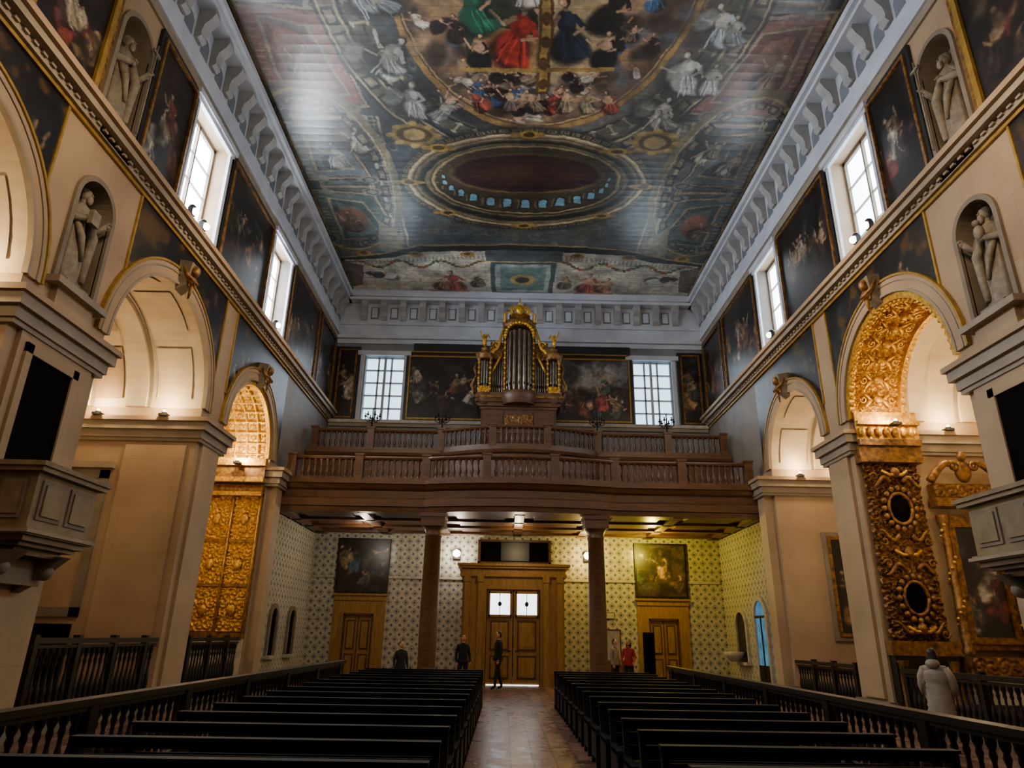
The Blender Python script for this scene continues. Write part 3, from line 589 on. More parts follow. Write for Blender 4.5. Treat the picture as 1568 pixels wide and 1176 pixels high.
    for j,(z,h,pr) in enumerate(((7.05,1.95,'book' if sg<0 else 'child'),(10.55,2.1,'staff'))):
        mb=MB(); mb.M=F@Matrix.Translation((10.53,.2,z)); mb.box(-.3,.3,-.3,.2,0,.14,STAT); mb.M=mb.M@Matrix.Translation((0,0,.14))
        robed(mb,h,STAT,j+3*sg+5,pr); mb.obj('saint_statue')
    mb=MB(); mb.M=F@Matrix.Translation((0,0,-.1)); a,b=9.65,11.25; w0,w1=-.9,-.02
    mb.box(a,b,w0,w1,2.98,3.08,PULP); mb.box(a+.06,b-.06,w0+.06,w1,3.08,3.86,PULP); mb.box(a-.05,b+.05,w0-.05,w1,3.86,3.93,PULP); mb.box(a-.09,b+.09,w0-.09,w1,3.93,4.0,PULP)
    mb.box(a-.04,b+.04,w0-.04,w1,3.0,3.05,CORN)
    for u0,u1 in ((a+.18,(a+b)/2-.06),((a+b)/2+.06,b-.18)):
        mb.box(u0,u1,w0+.035,w0+.06,3.2,3.76,STONED); mb.box(u0+.06,u1-.06,w0+.01,w0+.06,3.26,3.7,PULP)
    for v0,v1 in ((w0+.18,w0+.5),(w0+.58,w1-.08)):
        for (p,q) in ((a+.035,a+.06),(b-.06,b-.035)): mb.box(p,q,v0,v1,3.2,3.76,STONED)
        mb.box(a+.015,a+.06,v0+.05,v1-.05,3.26,3.7,PULP)
    for z0,z1,i in ((2.9,2.98,.06),(2.84,2.9,.14),(2.74,2.84,.26)): mb.box(a+i,b-i,w0+i*1.1,w1,z0,z1,WOOD)
    mb.box(a+.2,b-.2,-.35,w1,2.35,2.74,STONED)
    for u in (a+.2,b-.4): 
        mb.add([(u,0,2.2),(u+.2,0,2.2),(u+.2,0,2.8),(u,0,2.8),(u,-.25,2.35),(u+.2,-.25,2.35),(u+.2,-.75,2.78),(u,-.75,2.78)],[(4,5,6,7),(0,1,5,4),(1,2,6,5),(2,3,7,6),(3,0,4,7)],STONED)
        mb.ball((u+.1,-.45,2.55),(.11,.14,.12),STONED)
    mb.box(a+.25,b-.3,-.1,-.085,4.02,5.75,BLACK)  # flat black sheet painted for the darkness of the door opening
    for (p,q,r,s_) in ((a+.1,a+.25,4.0,5.9),(b-.3,b-.15,4.0,5.9),(a+.1,b-.15,5.75,5.9)): mb.box(p,q,-.13,-.085,r,s_,STONE)
    mb.obj('wall_pulpit')
    for k,(a,b) in enumerate(ARCH):
        mb=MB(); mb.M=F; h=1.5 if sg<0 else 1.15
        a+=.1;b-=.1
        if k==2 and sg<0: b-=.28
        if k==1 and sg>0: b-=.38
        mb.box(a,b,-.02,.14,h-.09,h,DARK); mb.box(a,b,.01,.11,h-.16,h-.11,DARK); mb.box(a,b,-.02,.14,.18,.28,DARK); mb.box(a,b,.0,.12,0,.18,STONED)
        n=int((b-a)/.17)
        for i in range(n):
            y=a+.1+(b-a-.2)*i/(n-1)
            if i%7==0: mb.box(y-.06,y+.06,-.0,.12,.2,h+.05,DARK)
            else: baluster(mb,y,.06,.28,h-.44,DARK,.85)
        mb.obj('chapel_balustrade')
for sg in (-1,1): side(sg)
# ------------------------------------------------------------------ chapel contents
F=frame_side(-1)
mb=MB(); mb.M=F
a,b=ARCH[2]; relief_vault(mb,(a+b)/2,SP,(b-a)/2-.02,.03,2.9,GOLD,'coffer',cell=.36,amp=.09,res=.02)
for w in (.0,1.4,2.6): archivolt(mb,(a+b)/2,SP,(b-a)/2-.16,(b-a)/2-.02,w,w+.12,GOLD)
relief_jamb(mb,b-.03,.05,2.7,1.65,5.6,GOLD,5,.1,.3,.02)
for w in (.02,.85,1.7,2.55): mb.box(b-.13,b-.01,w,w+.09,1.6,5.7,GOLDD); mb.tube([(b-.14,w+.045,1.65),(b-.14,w+.045,5.6)],.025,GOLD,6)
for z in (2.9,4.2): mb.box(b-.13,b-.01,.05,2.7,z,z+.09,GOLDD)
for w in (.48,1.32): 
    for z in (2.25,3.55,4.9): mb.ball((b-.15,w,z),(.06,.13,.17),GOLD,10,8); mb.ball((b-.19,w,z+.2),(.05,.06,.07),GOLD,8,6)
mb.box(b-.28,b-.01,0.02,2.9,5.6,5.72,GOLD); mb.box(b-.2,b-.01,.02,2.9,5.72,5.95,GOLDD); mb.box(b-.42,b-.25,-.02,2.9,6.0,6.15,GOLD); mb.box(b-.3,b-.25,-.0,2.9,6.15,6.52,GOLDD); mb.box(b-.4,b-.2,-.02,2.9,6.52,6.75,GOLD)
mb.box(b-.2,b-.01,.02,2.9,1.45,1.62,GOLDD); mb.box(b-.18,b-.01,.02,2.9,.46,1.45,MARB)
relief_jamb(mb,b-.18,.2,1.3,.5,1.38,MARB,8,.04,.28)
relief_jamb(mb,b-.18,1.45,2.6,.5,1.38,MARB,9,.04,.28)
W=90;Hh=200; u=np.linspace(a,b,W)[None,:]+np.zeros((Hh,1)); z=np.linspace(.8,8.3,Hh)[:,None]+np.zeros((1,W)); h=scroll_height(u,z,4,.4); mb.grid(np.stack([u,3.15-.12*h,z],-1),GOLD,True)
mb.obj('gilded_side_altar')
mb=MB(); mb.M=F
a,b=ARCH[1]
def jambframe(mb,u,w0,w1,z0,z1,fw,mat,t=.08):
    for (p,q,r,s_) in ((w0,w1,z0,z0+fw),(w0,w1,z1-fw,z1),(w0,w0+fw,z0,z1),(w1-fw,w1,z0,z1)): mb.box(u-t,u-.005,p,q,r,s_,mat)
jambframe(mb,b,1.9,3.1,1.9,5.2,.2,STONED); mb.box(b-.03,b-.005,2.1,2.9,2.1,5.0,STONE); mb.box(b-.14,b-.005,1.8,3.2,5.25,5.4,CORN)
mb.box(b-.05,b-.005,.2,1.65,.46,5.85,STONE); mb.box(b-.05,b-.005,2.0,3.0,.46,1.75,BLACK)
mb.obj('chapel_marble_frame')
F=frame_side(1); a,b=ARCH[1]
mb=MB(); mb.M=F
relief_vault(mb,(a+b)/2,SP,(b-a)/2-.02,.03,1.25,GOLD,'scroll',seed=6,amp=.13,cell=.31,res=.018)
archivolt(mb,(a+b)/2,SP,(b-a)/2-.18,(b-a)/2-.02,-.02,.1,GOLD); archivolt(mb,(a+b)/2,SP,(b-a)/2-.26,(b-a)/2-.02,1.2,1.34,GOLD)
for k in range(1,36):
    t=math.pi*k/36; rr=(b-a)/2-.22
    for w in (.05,1.27): mb.ball(((a+b)/2-rr*math.cos(t),w,SP+rr*math.sin(t)),(.06,.06,.06),GOLD,8,6)
for k in range(1,13):
    t=math.pi*k/13; rr=(b-a)/2-.2; C=lambda q,w,d=0: ((a+b)/2-(rr-d)*math.cos(t+q),w,SP+(rr-d)*math.sin(t+q))
    mb.ball(C(0,.65,.04),(.09,.11,.11),GOLD,10,8); mb.ball(C(.06,.65,.1),(.05,.06,.05),GOLD,8,6)
    for s_ in (-1,1):
        mb.tube([C(q*.03,.65+s_*(.12+.09*q-.012*q*q)) for q in (0,1,2,3,4)],[.04,.05,.045,.03,.015],GOLD,6)
        mb.tube([C(.05*math.sin(th)*(1-th/9),.65+s_*(.35+.09*math.cos(th)*(1-th/9)),.03) for th in np.linspace(0,7,14)],.022,GOLD,6)
        mb.tube([C(-q*.03,.65+s_*(.15+.07*q)) for q in (0,1,2,3)],[.03,.04,.03,.015],GOLD,6)
relief_jamb(mb,b-.05,.08,1.4,1.7,5.7,GOLDD,12,.16,.27,.018)
for z in (2.6,4.6):
    mb.ball((b-.2,.75,z),(.08,.24,.32),BLACK,20,12)
    pts=[(b-.26,.75+.27*math.cos(t),z+.36*math.sin(t)) for t in np.linspace(0,2*math.pi,25)]; mb.tube(pts,.04,GOLDD)
    for t in np.linspace(0,2*math.pi,17)[:-1]: mb.ball((b-.26,.75+.38*math.cos(t),z+.48*math.sin(t)),(.06,.07,.07),GOLDD,8,5)
    for s_ in (-1,1):
        for q in (-1,1):
            mb.tube([(b-.27,.75+s_*(.15+.42*t),z+q*(.62+.12*math.sin(t*5))) for t in np.linspace(0,1,8)],[.05,.055,.05,.05,.04,.04,.03,.02],GOLDD,6)
            mb.tube([(b-.26,.75+s_*(.5+.1*math.cos(t)*(1-t/9)),z+q*(.75+.1*math.sin(t)*(1-t/9))) for t in np.linspace(0,7,18)],.025,GOLDD,6)
for z in (1.95,3.6,5.45): mb.ball((b-.28,.75,z),(.09,.11,.13),GOLDD,10,8); mb.tube([(b-.26,.45,z+.05),(b-.3,.6,z-.06),(b-.3,.9,z-.06),(b-.26,1.05,z+.05)],.04,GOLD,6)
for z0,z1,p,m in ((5.7,5.85,.3,GOLDD),(5.85,6.1,.27,GOLDD),(6.1,6.25,.36,GOLDD),(6.25,6.6,.3,GOLD),(6.6,6.7,.42,GOLD),(6.7,6.95,.3,GOLD),(1.4,1.7,.3,GOLDD)): mb.box(b-p,b-.25 if z0>5.9 else b-.01,.0,1.5,z0,z1,m)
for w in np.arange(.1,1.4,.2): mb.ball((b-.36,w,6.43),(.07,.08,.13),GOLD,8,6)
mb.box(b-.26,b-.01,.05,1.45,.46,1.4,DARK)
for w in (.1,1.2): mb.lathe([(.12,0),(.09,.1),(.09,1.1),(.12,1.2)],(b-.32,w+.06,.1),GOLDD,12)
mb.obj('gilded_arch_carving')
mb=MB(); mb.M=F@Matrix(((0,1,0,b-.1),(1,0,0,0),(0,0,1,0),(0,0,0,1)))
oil_painting(mb,1.95,2.85,1.8,4.2,77,0,GOLDD,.14,outer=GOLDD); mb.box(1.55,3.18,-.3,.05,4.65,4.85,GOLDD); mb.box(1.6,3.18,-.2,.05,4.85,5.2,GOLDD)
for x in (1.66,3.08):
    mb.lathe([(.12,0),(.13,.08),(.09,.14),(.1,.9),(.12,.95),(.09,1.0),(.08,2.7),(.13,2.85),(.14,3.0)],(x,-.2,1.45),GOLDD,14,fold=.1,nf=7)
    for k in range(22): mb.ball((x+.09*math.cos(k*.8),-.2+.09*math.sin(k*.8),1.7+k*.12),(.05,.05,.04),GOLD,6,4)
rel_xz(mb,1.6,3.15,4.88,5.18,-.2,GOLDD,5,.08,.25); rel_xz(mb,1.6,3.15,1.02,1.38,-.35,GOLDD,6,.06,.25)
for s_ in (-1,1):
    mb.tube([(2.37+s_*(.85-.55*t),-.25,5.25+.45*math.sin(t*1.6)) for t in np.linspace(0,1,8)],[.1,.1,.1,.09,.09,.08,.07,.05],GOLDD); mb.tube([(2.37+s_*(.25+.13*math.cos(t)*(1-t/9)),-.27,5.6+.13*math.sin(t)*(1-t/9)) for t in np.linspace(0,7,18)],.045,GOLDD,6)
mb.ball((2.37,-.2,5.5),(.2,.12,.28),GOLDD); mb.ball((2.37,-.25,5.85),(.1,.1,.12),GOLDD)
mb.box(1.55,3.18,-.35,.05,1.0,1.4,GOLDD); mb.box(1.6,3.1,-.3,.05,.46,1.0,MARB)
mb.obj('altarpiece')
mb=MB(); mb.M=F@Matrix(((0,1,0,ARCH[2][1]),(1,0,0,0),(0,0,1,0),(0,0,0,1)))
oil_painting(mb,1.5,2.8,1.9,4.6,79,0,GOLDD,.1,outer=STONED); mb.obj('oil_painting')
# ------------------------------------------------------------------ rear wall
mb=MB(); mb.M=FR
mb.box(-8.2,8.2,0,.5,0,5.4,TILE); mb.box(-8.2,8.2,0,.5,5.4,ZC,BLUEW)
for a,b in ((-8.2,-6.65),(-4.95,4.95),(6.65,8.2)): mb.box(a,b,0,.5,ZC,16.02,BLUEW)
for a,b in ((-6.65,-4.95),(4.95,6.65)): mb.box(a,b,0,.5,13.0,16.02,BLUEW)
mb.box(-7.9,7.9,-.05,0,3.68,3.78,MARB)
mb.obj('wall_rear')
mb=MB(); mb.M=FR
mb.box(-7.95,7.95,-.2,0,9.92,10.06,MARB); mb.box(-7.95,7.95,-.12,0,9.78,9.92,CORN)
mb.obj('trim_ledge_rear')
mb=MB(); mb.M=FR
mb.box(-8,8,-.1,0,13.55,13.75,FRIEZE); mb.box(-8,8,-.25,0,13.75,13.9,FRIEZE); mb.box(-8,8,-.05,0,13.9,15.5,FRIEZE); mb.box(-8,8,-.5,0,15.5,15.62,FRIEZE); mb.box(-8,8,-.62,0,15.62,15.8,FRIEZE); mb.box(-8,8,-.42,0,15.8,16,FRIEZE)
mb.box(-8,8,-.12,0,14.45,14.55,FRIEZE)
for i in range(17):
    x=-6.88+.86*i
    poly=[(-.02,14.7),(-.16,14.65),(-.22,14.75),(-.17,14.85),(-.22,15.05),(-.4,15.22),(-.48,15.38),(-.44,15.5),(-.02,15.5)]; mb.prism(poly,x-.13,x+.13,CONS,'yz')
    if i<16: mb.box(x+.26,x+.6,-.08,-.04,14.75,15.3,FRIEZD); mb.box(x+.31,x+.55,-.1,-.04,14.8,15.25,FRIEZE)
mb.obj('trim_entablature_rear')
for k,xc in enumerate((-5.85,5.75)):
    mb=MB(); mb.M=FR; a,b=xc-.85,xc+.85; mb.box(a,b,.34,.38,ZC,13.0,RGLASS)
    for i in range(4): x=a+(b-a)*i/3; mb.box(x-.035,x+.035,.24,.34,ZC,13.0,FRIEZE)
    for i in range(6): z=ZC+(13.0-ZC)*i/5; mb.box(a,b,.24,.34,z-.03,z+.03,FRIEZE)
    mb.box((a+b)/2-.05,(a+b)/2+.05,.22,.34,ZC,13,FRIEZE)
    for u in (a-.18,b): mb.box(u,u+.18,-.06,.0,10.06,13.0,FRIEZE)
    mb.box(a-.3,b+.3,-.15,.0,13.0,13.2,FRIEZE); mb.obj('window_%d'%(7+k))
for k,(a,b) in enumerate(((-7.75,-7.1),(-4.7,-1.35),(1.35,4.7),(7.05,7.75))):
    mb=MB(); mb.M=FR; oil_painting(mb,a,b,10.2,12.95 if k in(1,2) else 13.2,200+k,4 if k==2 else 0,GLINE if k in(1,2) else GOLDD,.07,bright=1.8 if k==2 else 1.2,outer=DPANEL)
    if k in (1,2): mb.box(a+.1,b+.1 if k==2 else b-.1,-.2,0,13.18,13.55,DPANEL); mb.box(a,b,-.22,0,13.13,13.18,GLINE)
    mb.obj('oil_painting')
for k,xc in enumerate((-5.98,5.62)):
    mb=MB(); mb.M=FR; oil_painting(mb,xc-.95,xc+.95,3.2,5.12,303+k*4,3,DARK,.06,bright=1.8 if k else 1.4,bg='#3a2a1c' if k else '#1c1512'); mb.obj('oil_painting')
    mb=MB(); mb.M=FR
    mb.box(xc-.98,xc+.98,-.12,0,2.85,3.05,WOODL); mb.box(xc-.98,xc-.5,-.08,0,0,2.85,WOODL); mb.box(xc+.5,xc+.98,-.08,0,0,2.85,WOODL); mb.box(xc-.5,xc+.5,-.08,0,2.3,2.85,WOODL)
    mb.box(xc-.5,xc+.5,-.04,0,0,2.3,WOODL); mb.box(xc-.02,xc+.02,-.06,0,0,2.3,WOOD)
    for s_ in (-1,1):
        for z0,z1 in ((.15,.95),(1.1,2.15)): mb.box(xc+s_*.26-.17,xc+s_*.26+.17,-.055,0,z0,z1,WOOD); mb.box(xc+s_*.26-.12,xc+s_*.26+.12,-.08,0,z0+.06,z1-.06,WOODL)
    for x in (xc-.56,xc+.5): mb.box(x,x+.06,-.13,0,0,2.36,WOOD)
    mb.box(xc-.56,xc+.56,-.13,0,2.3,2.38,WOOD); mb.box(xc-1.05,xc+1.05,-.18,0,3.03,3.1,WOODL)
    mb.obj('door_%d'%(2+k))
mb=MB(); mb.M=FR@Matrix.Translation((-.12,0,0))
y0=-.9
mb.box(-1.9,-1.0,y0,0,0,3.75,WOODL); mb.box(1.0,1.9,y0,0,0,3.75,WOODL); mb.box(-1.0,1.0,y0,0,3.3,3.75,WOODL)
for x in (-1.85,-1.35,1.1,1.6):
    mb.box(x,x+.25,y0-.1,y0,0,.25,WOODL); mb.box(x+.03,x+.22,y0-.07,y0,.25,3.55,WOODL); mb.box(x,x+.25,y0-.1,y0,3.55,3.75,WOODL)
for z0,z1,p in ((3.75,3.85,.1),(3.85,4.05,.05),(4.05,4.13,.16),(4.13,4.22,.22)): mb.box(-1.9-p,1.9+p,y0-p,0,z0,z1,WOODL)
mb.box(-1.9,1.9,y0+.1,0,4.2,4.24,WOOD)
for s_ in (-1,1):
    xa,xb=sorted((s_*.02,s_*.98)); mb.box(xa,xb,y0+.1,y0+.16,.03,3.28,WOODL)
    mb.box(xa+.12,xb-.1,y0+.06,y0+.1,2.4,3.15,DGLOW)
    for (p,q,r,t) in ((xa+.06,xb-.04,2.32,2.4),(xa+.06,xb-.04,3.15,3.23),(xa+.06,xa+.12,2.32,3.23),(xb-.1,xb-.04,2.32,3.23)): mb.box(p,q,y0+.02,y0+.1,r,t,WOODL)
    mb.box((xa+xb)/2-.012,(xa+xb)/2+.012,y0+.04,y0+.1,2.4,3.15,IRON); mb.ball(((xa+xb)/2,y0+.04,2.78),(.07,.02,.09),IRON)
    for z0,z1 in ((.2,1.0),(1.15,2.2)):
        mb.box(xa+.14,xb-.12,y0+.07,y0+.1,z0,z1,WOOD); mb.box(xa+.2,xb-.18,y0+.04,y0+.1,z0+.07,z1-.07,WOODL); mb.box(xa+.28,xb-.26,y0+.02,y0+.1,z0+.15,z1-.15,WOODL)
    mb.tube([(s_*.1,y0+.1,1.15),(s_*.1,y0+.0,1.15),(s_*.2,y0+.0,1.15)],.018,IRON)
mb.box(-.95,.95,y0+.08,y0+.1,0.0,.03,DGLOW)  # glowing strip stands for daylight through the gap under the doors
mb.obj('door_1')
mb=MB(); mb.M=FR@Matrix.Translation((-.12,0,0)); mb.box(-1.3,1.35,-.25,-.005,4.36,5.15,BLACK)
for (p,q,r,t) in ((-1.4,1.45,4.28,4.36),(-1.4,1.45,5.12,5.2),(-1.4,-1.3,4.3,5.15),(1.35,1.45,4.3,5.15)): mb.box(p,q,-.3,-.005,r,t,WOOD)
mb.box(-.5,.6,-.27,-.005,4.4,5.1,DARK); mb.obj('vestibule_transom_panel')
# ------------------------------------------------------------------ gallery
def gpath(y,bulge,half,ends=7.95,n=28):
    p=[(-ends,y)]
    for i in range(n+1):
        t=-1+2*i/n; p.append((t*half,y-bulge*(max(0,math.cos(t*math.pi/2))**.8)))
    p.append((ends,y)); return p
def along(path,step,off=0):
    pts=[Vector((a,b)) for a,b in path]; out=[];acc=step/2
    for i in range(len(pts)-1):
        d=pts[i+1]-pts[i]; L=d.length; t=d/L
        while acc<=L: q=pts[i]+t*acc+Vector((t.y,-t.x))*off; out.append((q.x,q.y)); acc+=step
        acc-=L
    return out
mb=MB(); gp=gpath(22.1,.45,3.1)
prof=[(-.3,5.35),(.0,5.35),(.02,5.5),(.08,5.52),(.08,5.75),(.02,5.8),(.02,6.02),(.12,6.08),(.2,6.2),(.26,6.22),(.26,6.34),(-.3,6.34)]
mb.sweep(gp,prof,WOODH)
mb.box(-7.95,7.95,22.3,RW-.02,6.1,6.34,WOODH)
mb.add([(x,y+.05,6.12) for x,y in gp]+[(7.95,22.5,6.12),(-7.95,22.5,6.12)],[tuple(range(len(gp)+2))],WOODH)
mb.add([(x,y+.05,5.36) for x,y in gp]+[(7.95,22.5,5.36),(-7.95,22.5,5.36)],[tuple(range(len(gp)+2))],WOODH)
mb.box(-7.95,7.95,22.4,RW-.02,5.45,5.6,WOODH)
for x in (-7.7,-5.15,-2.75,0,2.5,5.15,7.7): mb.box(x-.16,x+.16,22.3,RW-.02,5.34,5.5,WOODH)
for y in (23.9,25.4,26.9): mb.box(-7.95,7.95,y-.12,y+.12,5.34,5.5,WOODH)
for x in (-6.4,-3.9,-1.3,1.3,3.9,6.4):
    for y in (23.1,24.6,26.1): mb.box(x-.8,x+.8,y-.5,y+.5,5.4,5.46,WOOD)
mb.obj('organ_gallery')
def balus(name,path,z,h,k,posts,step=.2):
    mb=MB(); mb.sweep(path,[(-.09,z+h-.1),(.09,z+h-.1),(.12,z+h-.05),(.1,z+h),(-.1,z+h),(-.12,z+h-.05)],WOODH); mb.sweep(path,[(-.08,z),(.08,z),(.08,z+.1),(-.08,z+.1)],WOODH)
    for x,y in along(path,step):
        if min(abs(x-p) for p in posts)<.16: continue
        baluster(mb,x,y,z+.1,h-.2,WOOD,k*1.1)
    for p in posts:
        y=min(path,key=lambda q:abs(q[0]-p))[1] if abs(p)<3.2 else path[0][1]
        mb.box(p-.13,p+.13,y-.13,y+.13,z,z+h+.02,WOODH); mb.box(p-.16,p+.16,y-.16,y+.16,z+h+.02,z+h+.08,WOODH); mb.box(p-.07,p+.07,y-.145,y-.12,z+.2,z+h-.2,WOOD)
    return mb.obj(name)
balus('gallery_balustrade',[(x,y-.05) for x,y in gpath(22.1,.45,3.1,7.65)],6.345,.8,1,(-7.5,-5.3,-3.1,-1.1,1.1,3.1,5.3,7.5))
mb=MB(); gp2=gpath(24.9,.9,2.95); mb.sweep(gp2,[(-.1,6.345),(.02,6.345),(.02,7.85),(.1,7.9),(.14,8.0),(.14,8.1),(-.1,8.1)],WOODH)
mb.box(-7.95,7.95,25.0,RW-.02,8.0,8.1,WOODH); mb.add([(x,y+.03,8.08) for x,y in gp2]+[(7.95,25.1,8.08),(-7.95,25.1,8.08)],[tuple(range(len(gp2)+2))],WOODH)
for x in np.arange(-7.2,7.3,1.2):
    if abs(x)>3: mb.box(x-.45,x+.45,24.84,24.9,6.6,7.7,WOOD)
mb.obj('organ_loft_platform')
balus('gallery_balustrade',[(x,y-.02) for x,y in gpath(24.9,.9,2.95,7.8)],8.105,.8,1,(-7.7,-5.6,-2.95,-1.0,1.0,2.95,5.6,7.7))
for x in (-2.78,2.45):
    mb=MB(); mb.box(x-.36,x+.36,21.95,22.67,0,.35,WOOD); mb.box(x-.31,x+.31,22.0,22.62,.35,.5,WOOD)
    mb.lathe([(.29,0),(.3,.06),(.27,.12),(.27,.3),(.28,1.5),(.255,4.1),(.28,4.12),(.28,4.18),(.25,4.22),(.3,4.36),(.34,4.42)],(x,22.31,.5),WOODH,24)
    mb.box(x-.38,x+.38,21.93,22.69,4.92,5.2,WOODH); mb.box(x-.42,x+.42,21.89,22.73,5.2,5.33,WOODH); mb.obj('gallery_column')
for x in (-5.6,-2.95,2.95,5.6):
    mb=MB(); y=24.86; z=8.99; mb.lathe([(.1,0),(.03,.06),(.03,.3),(.06,.34),(.02,.4),(.02,.75)],(x,y,z),IRON,10)
    for i in range(6):
        a=i*math.pi/3; pts=[(x+r*math.cos(a),y+r*math.sin(a),z+q) for r,q in ((.02,.3),(.16,.22),(.27,.3),(.27,.42))]; mb.tube(pts,.016,IRON,6); mb.lathe([(.05,0),(.06,.03),(.02,.05),(.02,.14)],(pts[-1][0],pts[-1][1],pts[-1][2]),IRON,8)
    mb.obj('iron_candelabrum')
# ------------------------------------------------------------------ organ
mb=MB(); OY=25.0; mb.M=Matrix.Translation((-.05,0,0))
mb.box(-1.45,1.45,OY,OY+1.4,8.12,9.9,WOOD)
for x0,x1 in ((-1.35,-.6),(-.5,.5),(.6,1.35)): mb.box(x0,x1,OY-.04,OY,8.9,9.75,WOODH); mb.box(x0+.08,x1-.08,OY-.06,OY,8.98,9.67,WOOD)
rel_xz(mb,-.55,.55,9.1,9.6,OY-.08,GOLDD,3,.06,.25)
for z0,z1,p,m in ((9.85,9.95,.04,WOODH),(9.95,10.1,.12,WOODH),(10.1,10.25,.2,WOOD),(10.25,10.35,.24,GOLDD),(10.35,10.5,.15,WOODH)): mb.box(-1.45-p,1.45+p,OY-p,OY+1.4,z0,z1,m)
mb.lathe([(.62,0),(.66,.1),(.72,.25),(.72,.45),(.68,.5)],(0,OY,10.0),WOODH,24,1,.8)
for s_ in (-1,1): mb.lathe([(.24,0),(.3,.1),(.34,.25),(.34,.45),(.3,.5)],(s_*1.36,OY+.1,10.0),WOODH,20)
mb.box(-1.35,1.35,OY+.35,OY+1.3,10.5,12.3,WOOD); mb.box(-.65,.65,OY+.2,OY+1.2,10.5,13.3,WOOD)
for s_ in (-1,1): rel_xz(mb,min(s_*.62,s_*1.15),max(s_*.62,s_*1.15),12.0,12.75,OY+.25,GOLDD,9,.12,.22); rel_xz(mb,min(s_*1.15,s_*1.58),max(s_*1.15,s_*1.58),10.5,10.8,OY+.0,GOLD,9,.08,.18)
def pipe(x,y,z0,z1,r): 
    mb.lathe([(r*.35,0),(r,.28),(r,z1-z0)],(x,y,z0),METAL,12); mb.box(x-r*.45,x+r*.45,y-r*1.02,y-r*.8,z0+.3,z0+.42,BLACK)
for i in range(7):
    a=math.pi*(i+.5)/7; x=-.46*math.cos(a); pipe(x,OY+.22-.4*math.sin(a),10.52,12.95-.0+.22*math.sin(a),.066)
for s_ in (-1,1):
    for i in range(5): pipe(s_*(.66+.095*i),OY+.3,10.52,12.15-.14*i,.042)
    for i in range(5):
        a=math.pi*(i+.5)/5; pipe(s_*1.36-.17*math.cos(a),OY+.25-.18*math.sin(a),10.52,11.75+.15*math.sin(a),.042)
    for x,zt,r in ((s_*.56,13.1,.06),(s_*1.13,12.1,.05),(s_*1.58,12.0,.055)):
        mb.lathe([(r*1.2,0),(r*.8,.1),(r*.8,.5),(r*1.3,.6),(r*.7,.75),(r*.7,zt-10.5-.2),(r*1.4,zt-10.5-.08),(r*1.5,zt-10.5)],(x,OY+.1,10.5),GOLDD,10,fold=.15,nf=5)
        for zz in np.arange(10.7,zt,.22): mb.ball((x,OY+.04,zz),(.06,.05,.07),GOLD,7,5)
    mb.lathe([(.28,0),(.34,.08),(.32,.16),(.38,.24),(.2,.3),(.14,.45),(.18,.5),(.03,.6)],(s_*1.36,OY+.2,11.95),GOLDD,16,fold=.06,nf=8)
    mb.ball((s_*1.4,OY+.15,12.75),(.1,.1,.19),GOLD); mb.ball((s_*1.4,OY+.12,13.0),.07,GOLD); mb.tube([(s_*1.4,OY+.1,12.85),(s_*1.52,OY,12.95),(s_*1.58,OY,13.15)],.03,GOLD)
    mb.tube([(s_*1.4,OY+.2,12.9),(s_*1.25,OY+.25,13.1),(s_*1.18,OY+.25,12.95)],[.05,.05,.02],GOLD)
    t=np.linspace(0,1,14); mb.tube([(s_*(1.12-.5*q),OY+.15,12.2+1.15*q**1.6+.08*math.sin(q*9)) for q in t],[.08-.03*q for q in t],GOLD)
    mb.tube([(s_*(.9+.16*math.cos(a)*(1-a/9)),OY+.12,12.62+.16*math.sin(a)*(1-a/9)) for a in np.linspace(0,7,20)],.035,GOLD)
    mb.tube([(s_*(.68+.1*q),OY+.2,12.25-.2*q) for q in (0,1,2,3,4)],.05,GOLD)
    mb.tube([(s_*1.7,OY+.2,10.5),(s_*1.85,OY+.2,10.9),(s_*1.68,OY+.2,11.3),(s_*1.76,OY+.2,11.6),(s_*1.66,OY+.2,11.9)],[.05,.07,.05,.06,.03],GOLDD)
for i in range(15):
    a=math.pi*i/14; mb.ball((-.56*math.cos(a),OY-.05,12.95+.58*math.sin(a)),(.075,.075,.075),GOLD,8,6)
mb.lathe([(.6,0),(.68,.08),(.64,.16),(.7,.24),(.48,.34),(.4,.5),(.44,.56),(.2,.68)],(0,OY+.35,13.45),GOLDD,24,1,.6,fold=.05,nf=9)
for s_ in (-1,1):
    mb.tube([(s_*.6,OY+.1,13.6),(s_*.62,OY+.1,13.95),(s_*.4,OY+.1,14.1),(s_*.32,OY+.1,13.95)],[.06,.05,.04,.03],GOLD); mb.tube([(s_*.3,OY+.1,14.0),(s_*.34,OY+.1,14.3),(s_*.15,OY+.1,14.35)],[.05,.04,.03],GOLD)
for i in range(9):
    a=math.pi*(i+.5)/9; mb.tube([(.18*math.cos(a),OY+.05,14.1+.15*math.sin(a)),(.42*math.cos(a),OY+.05,14.12+.34*math.sin(a))],[.035,.01],GOLD,6)
mb.ball((0,OY+.05,14.15),(.18,.12,.22),GOLD); mb.tube([(0,OY+.05,14.3),(0,OY+.05,14.7)],[.05,.02],GOLD)
mb.obj('pipe_organ')
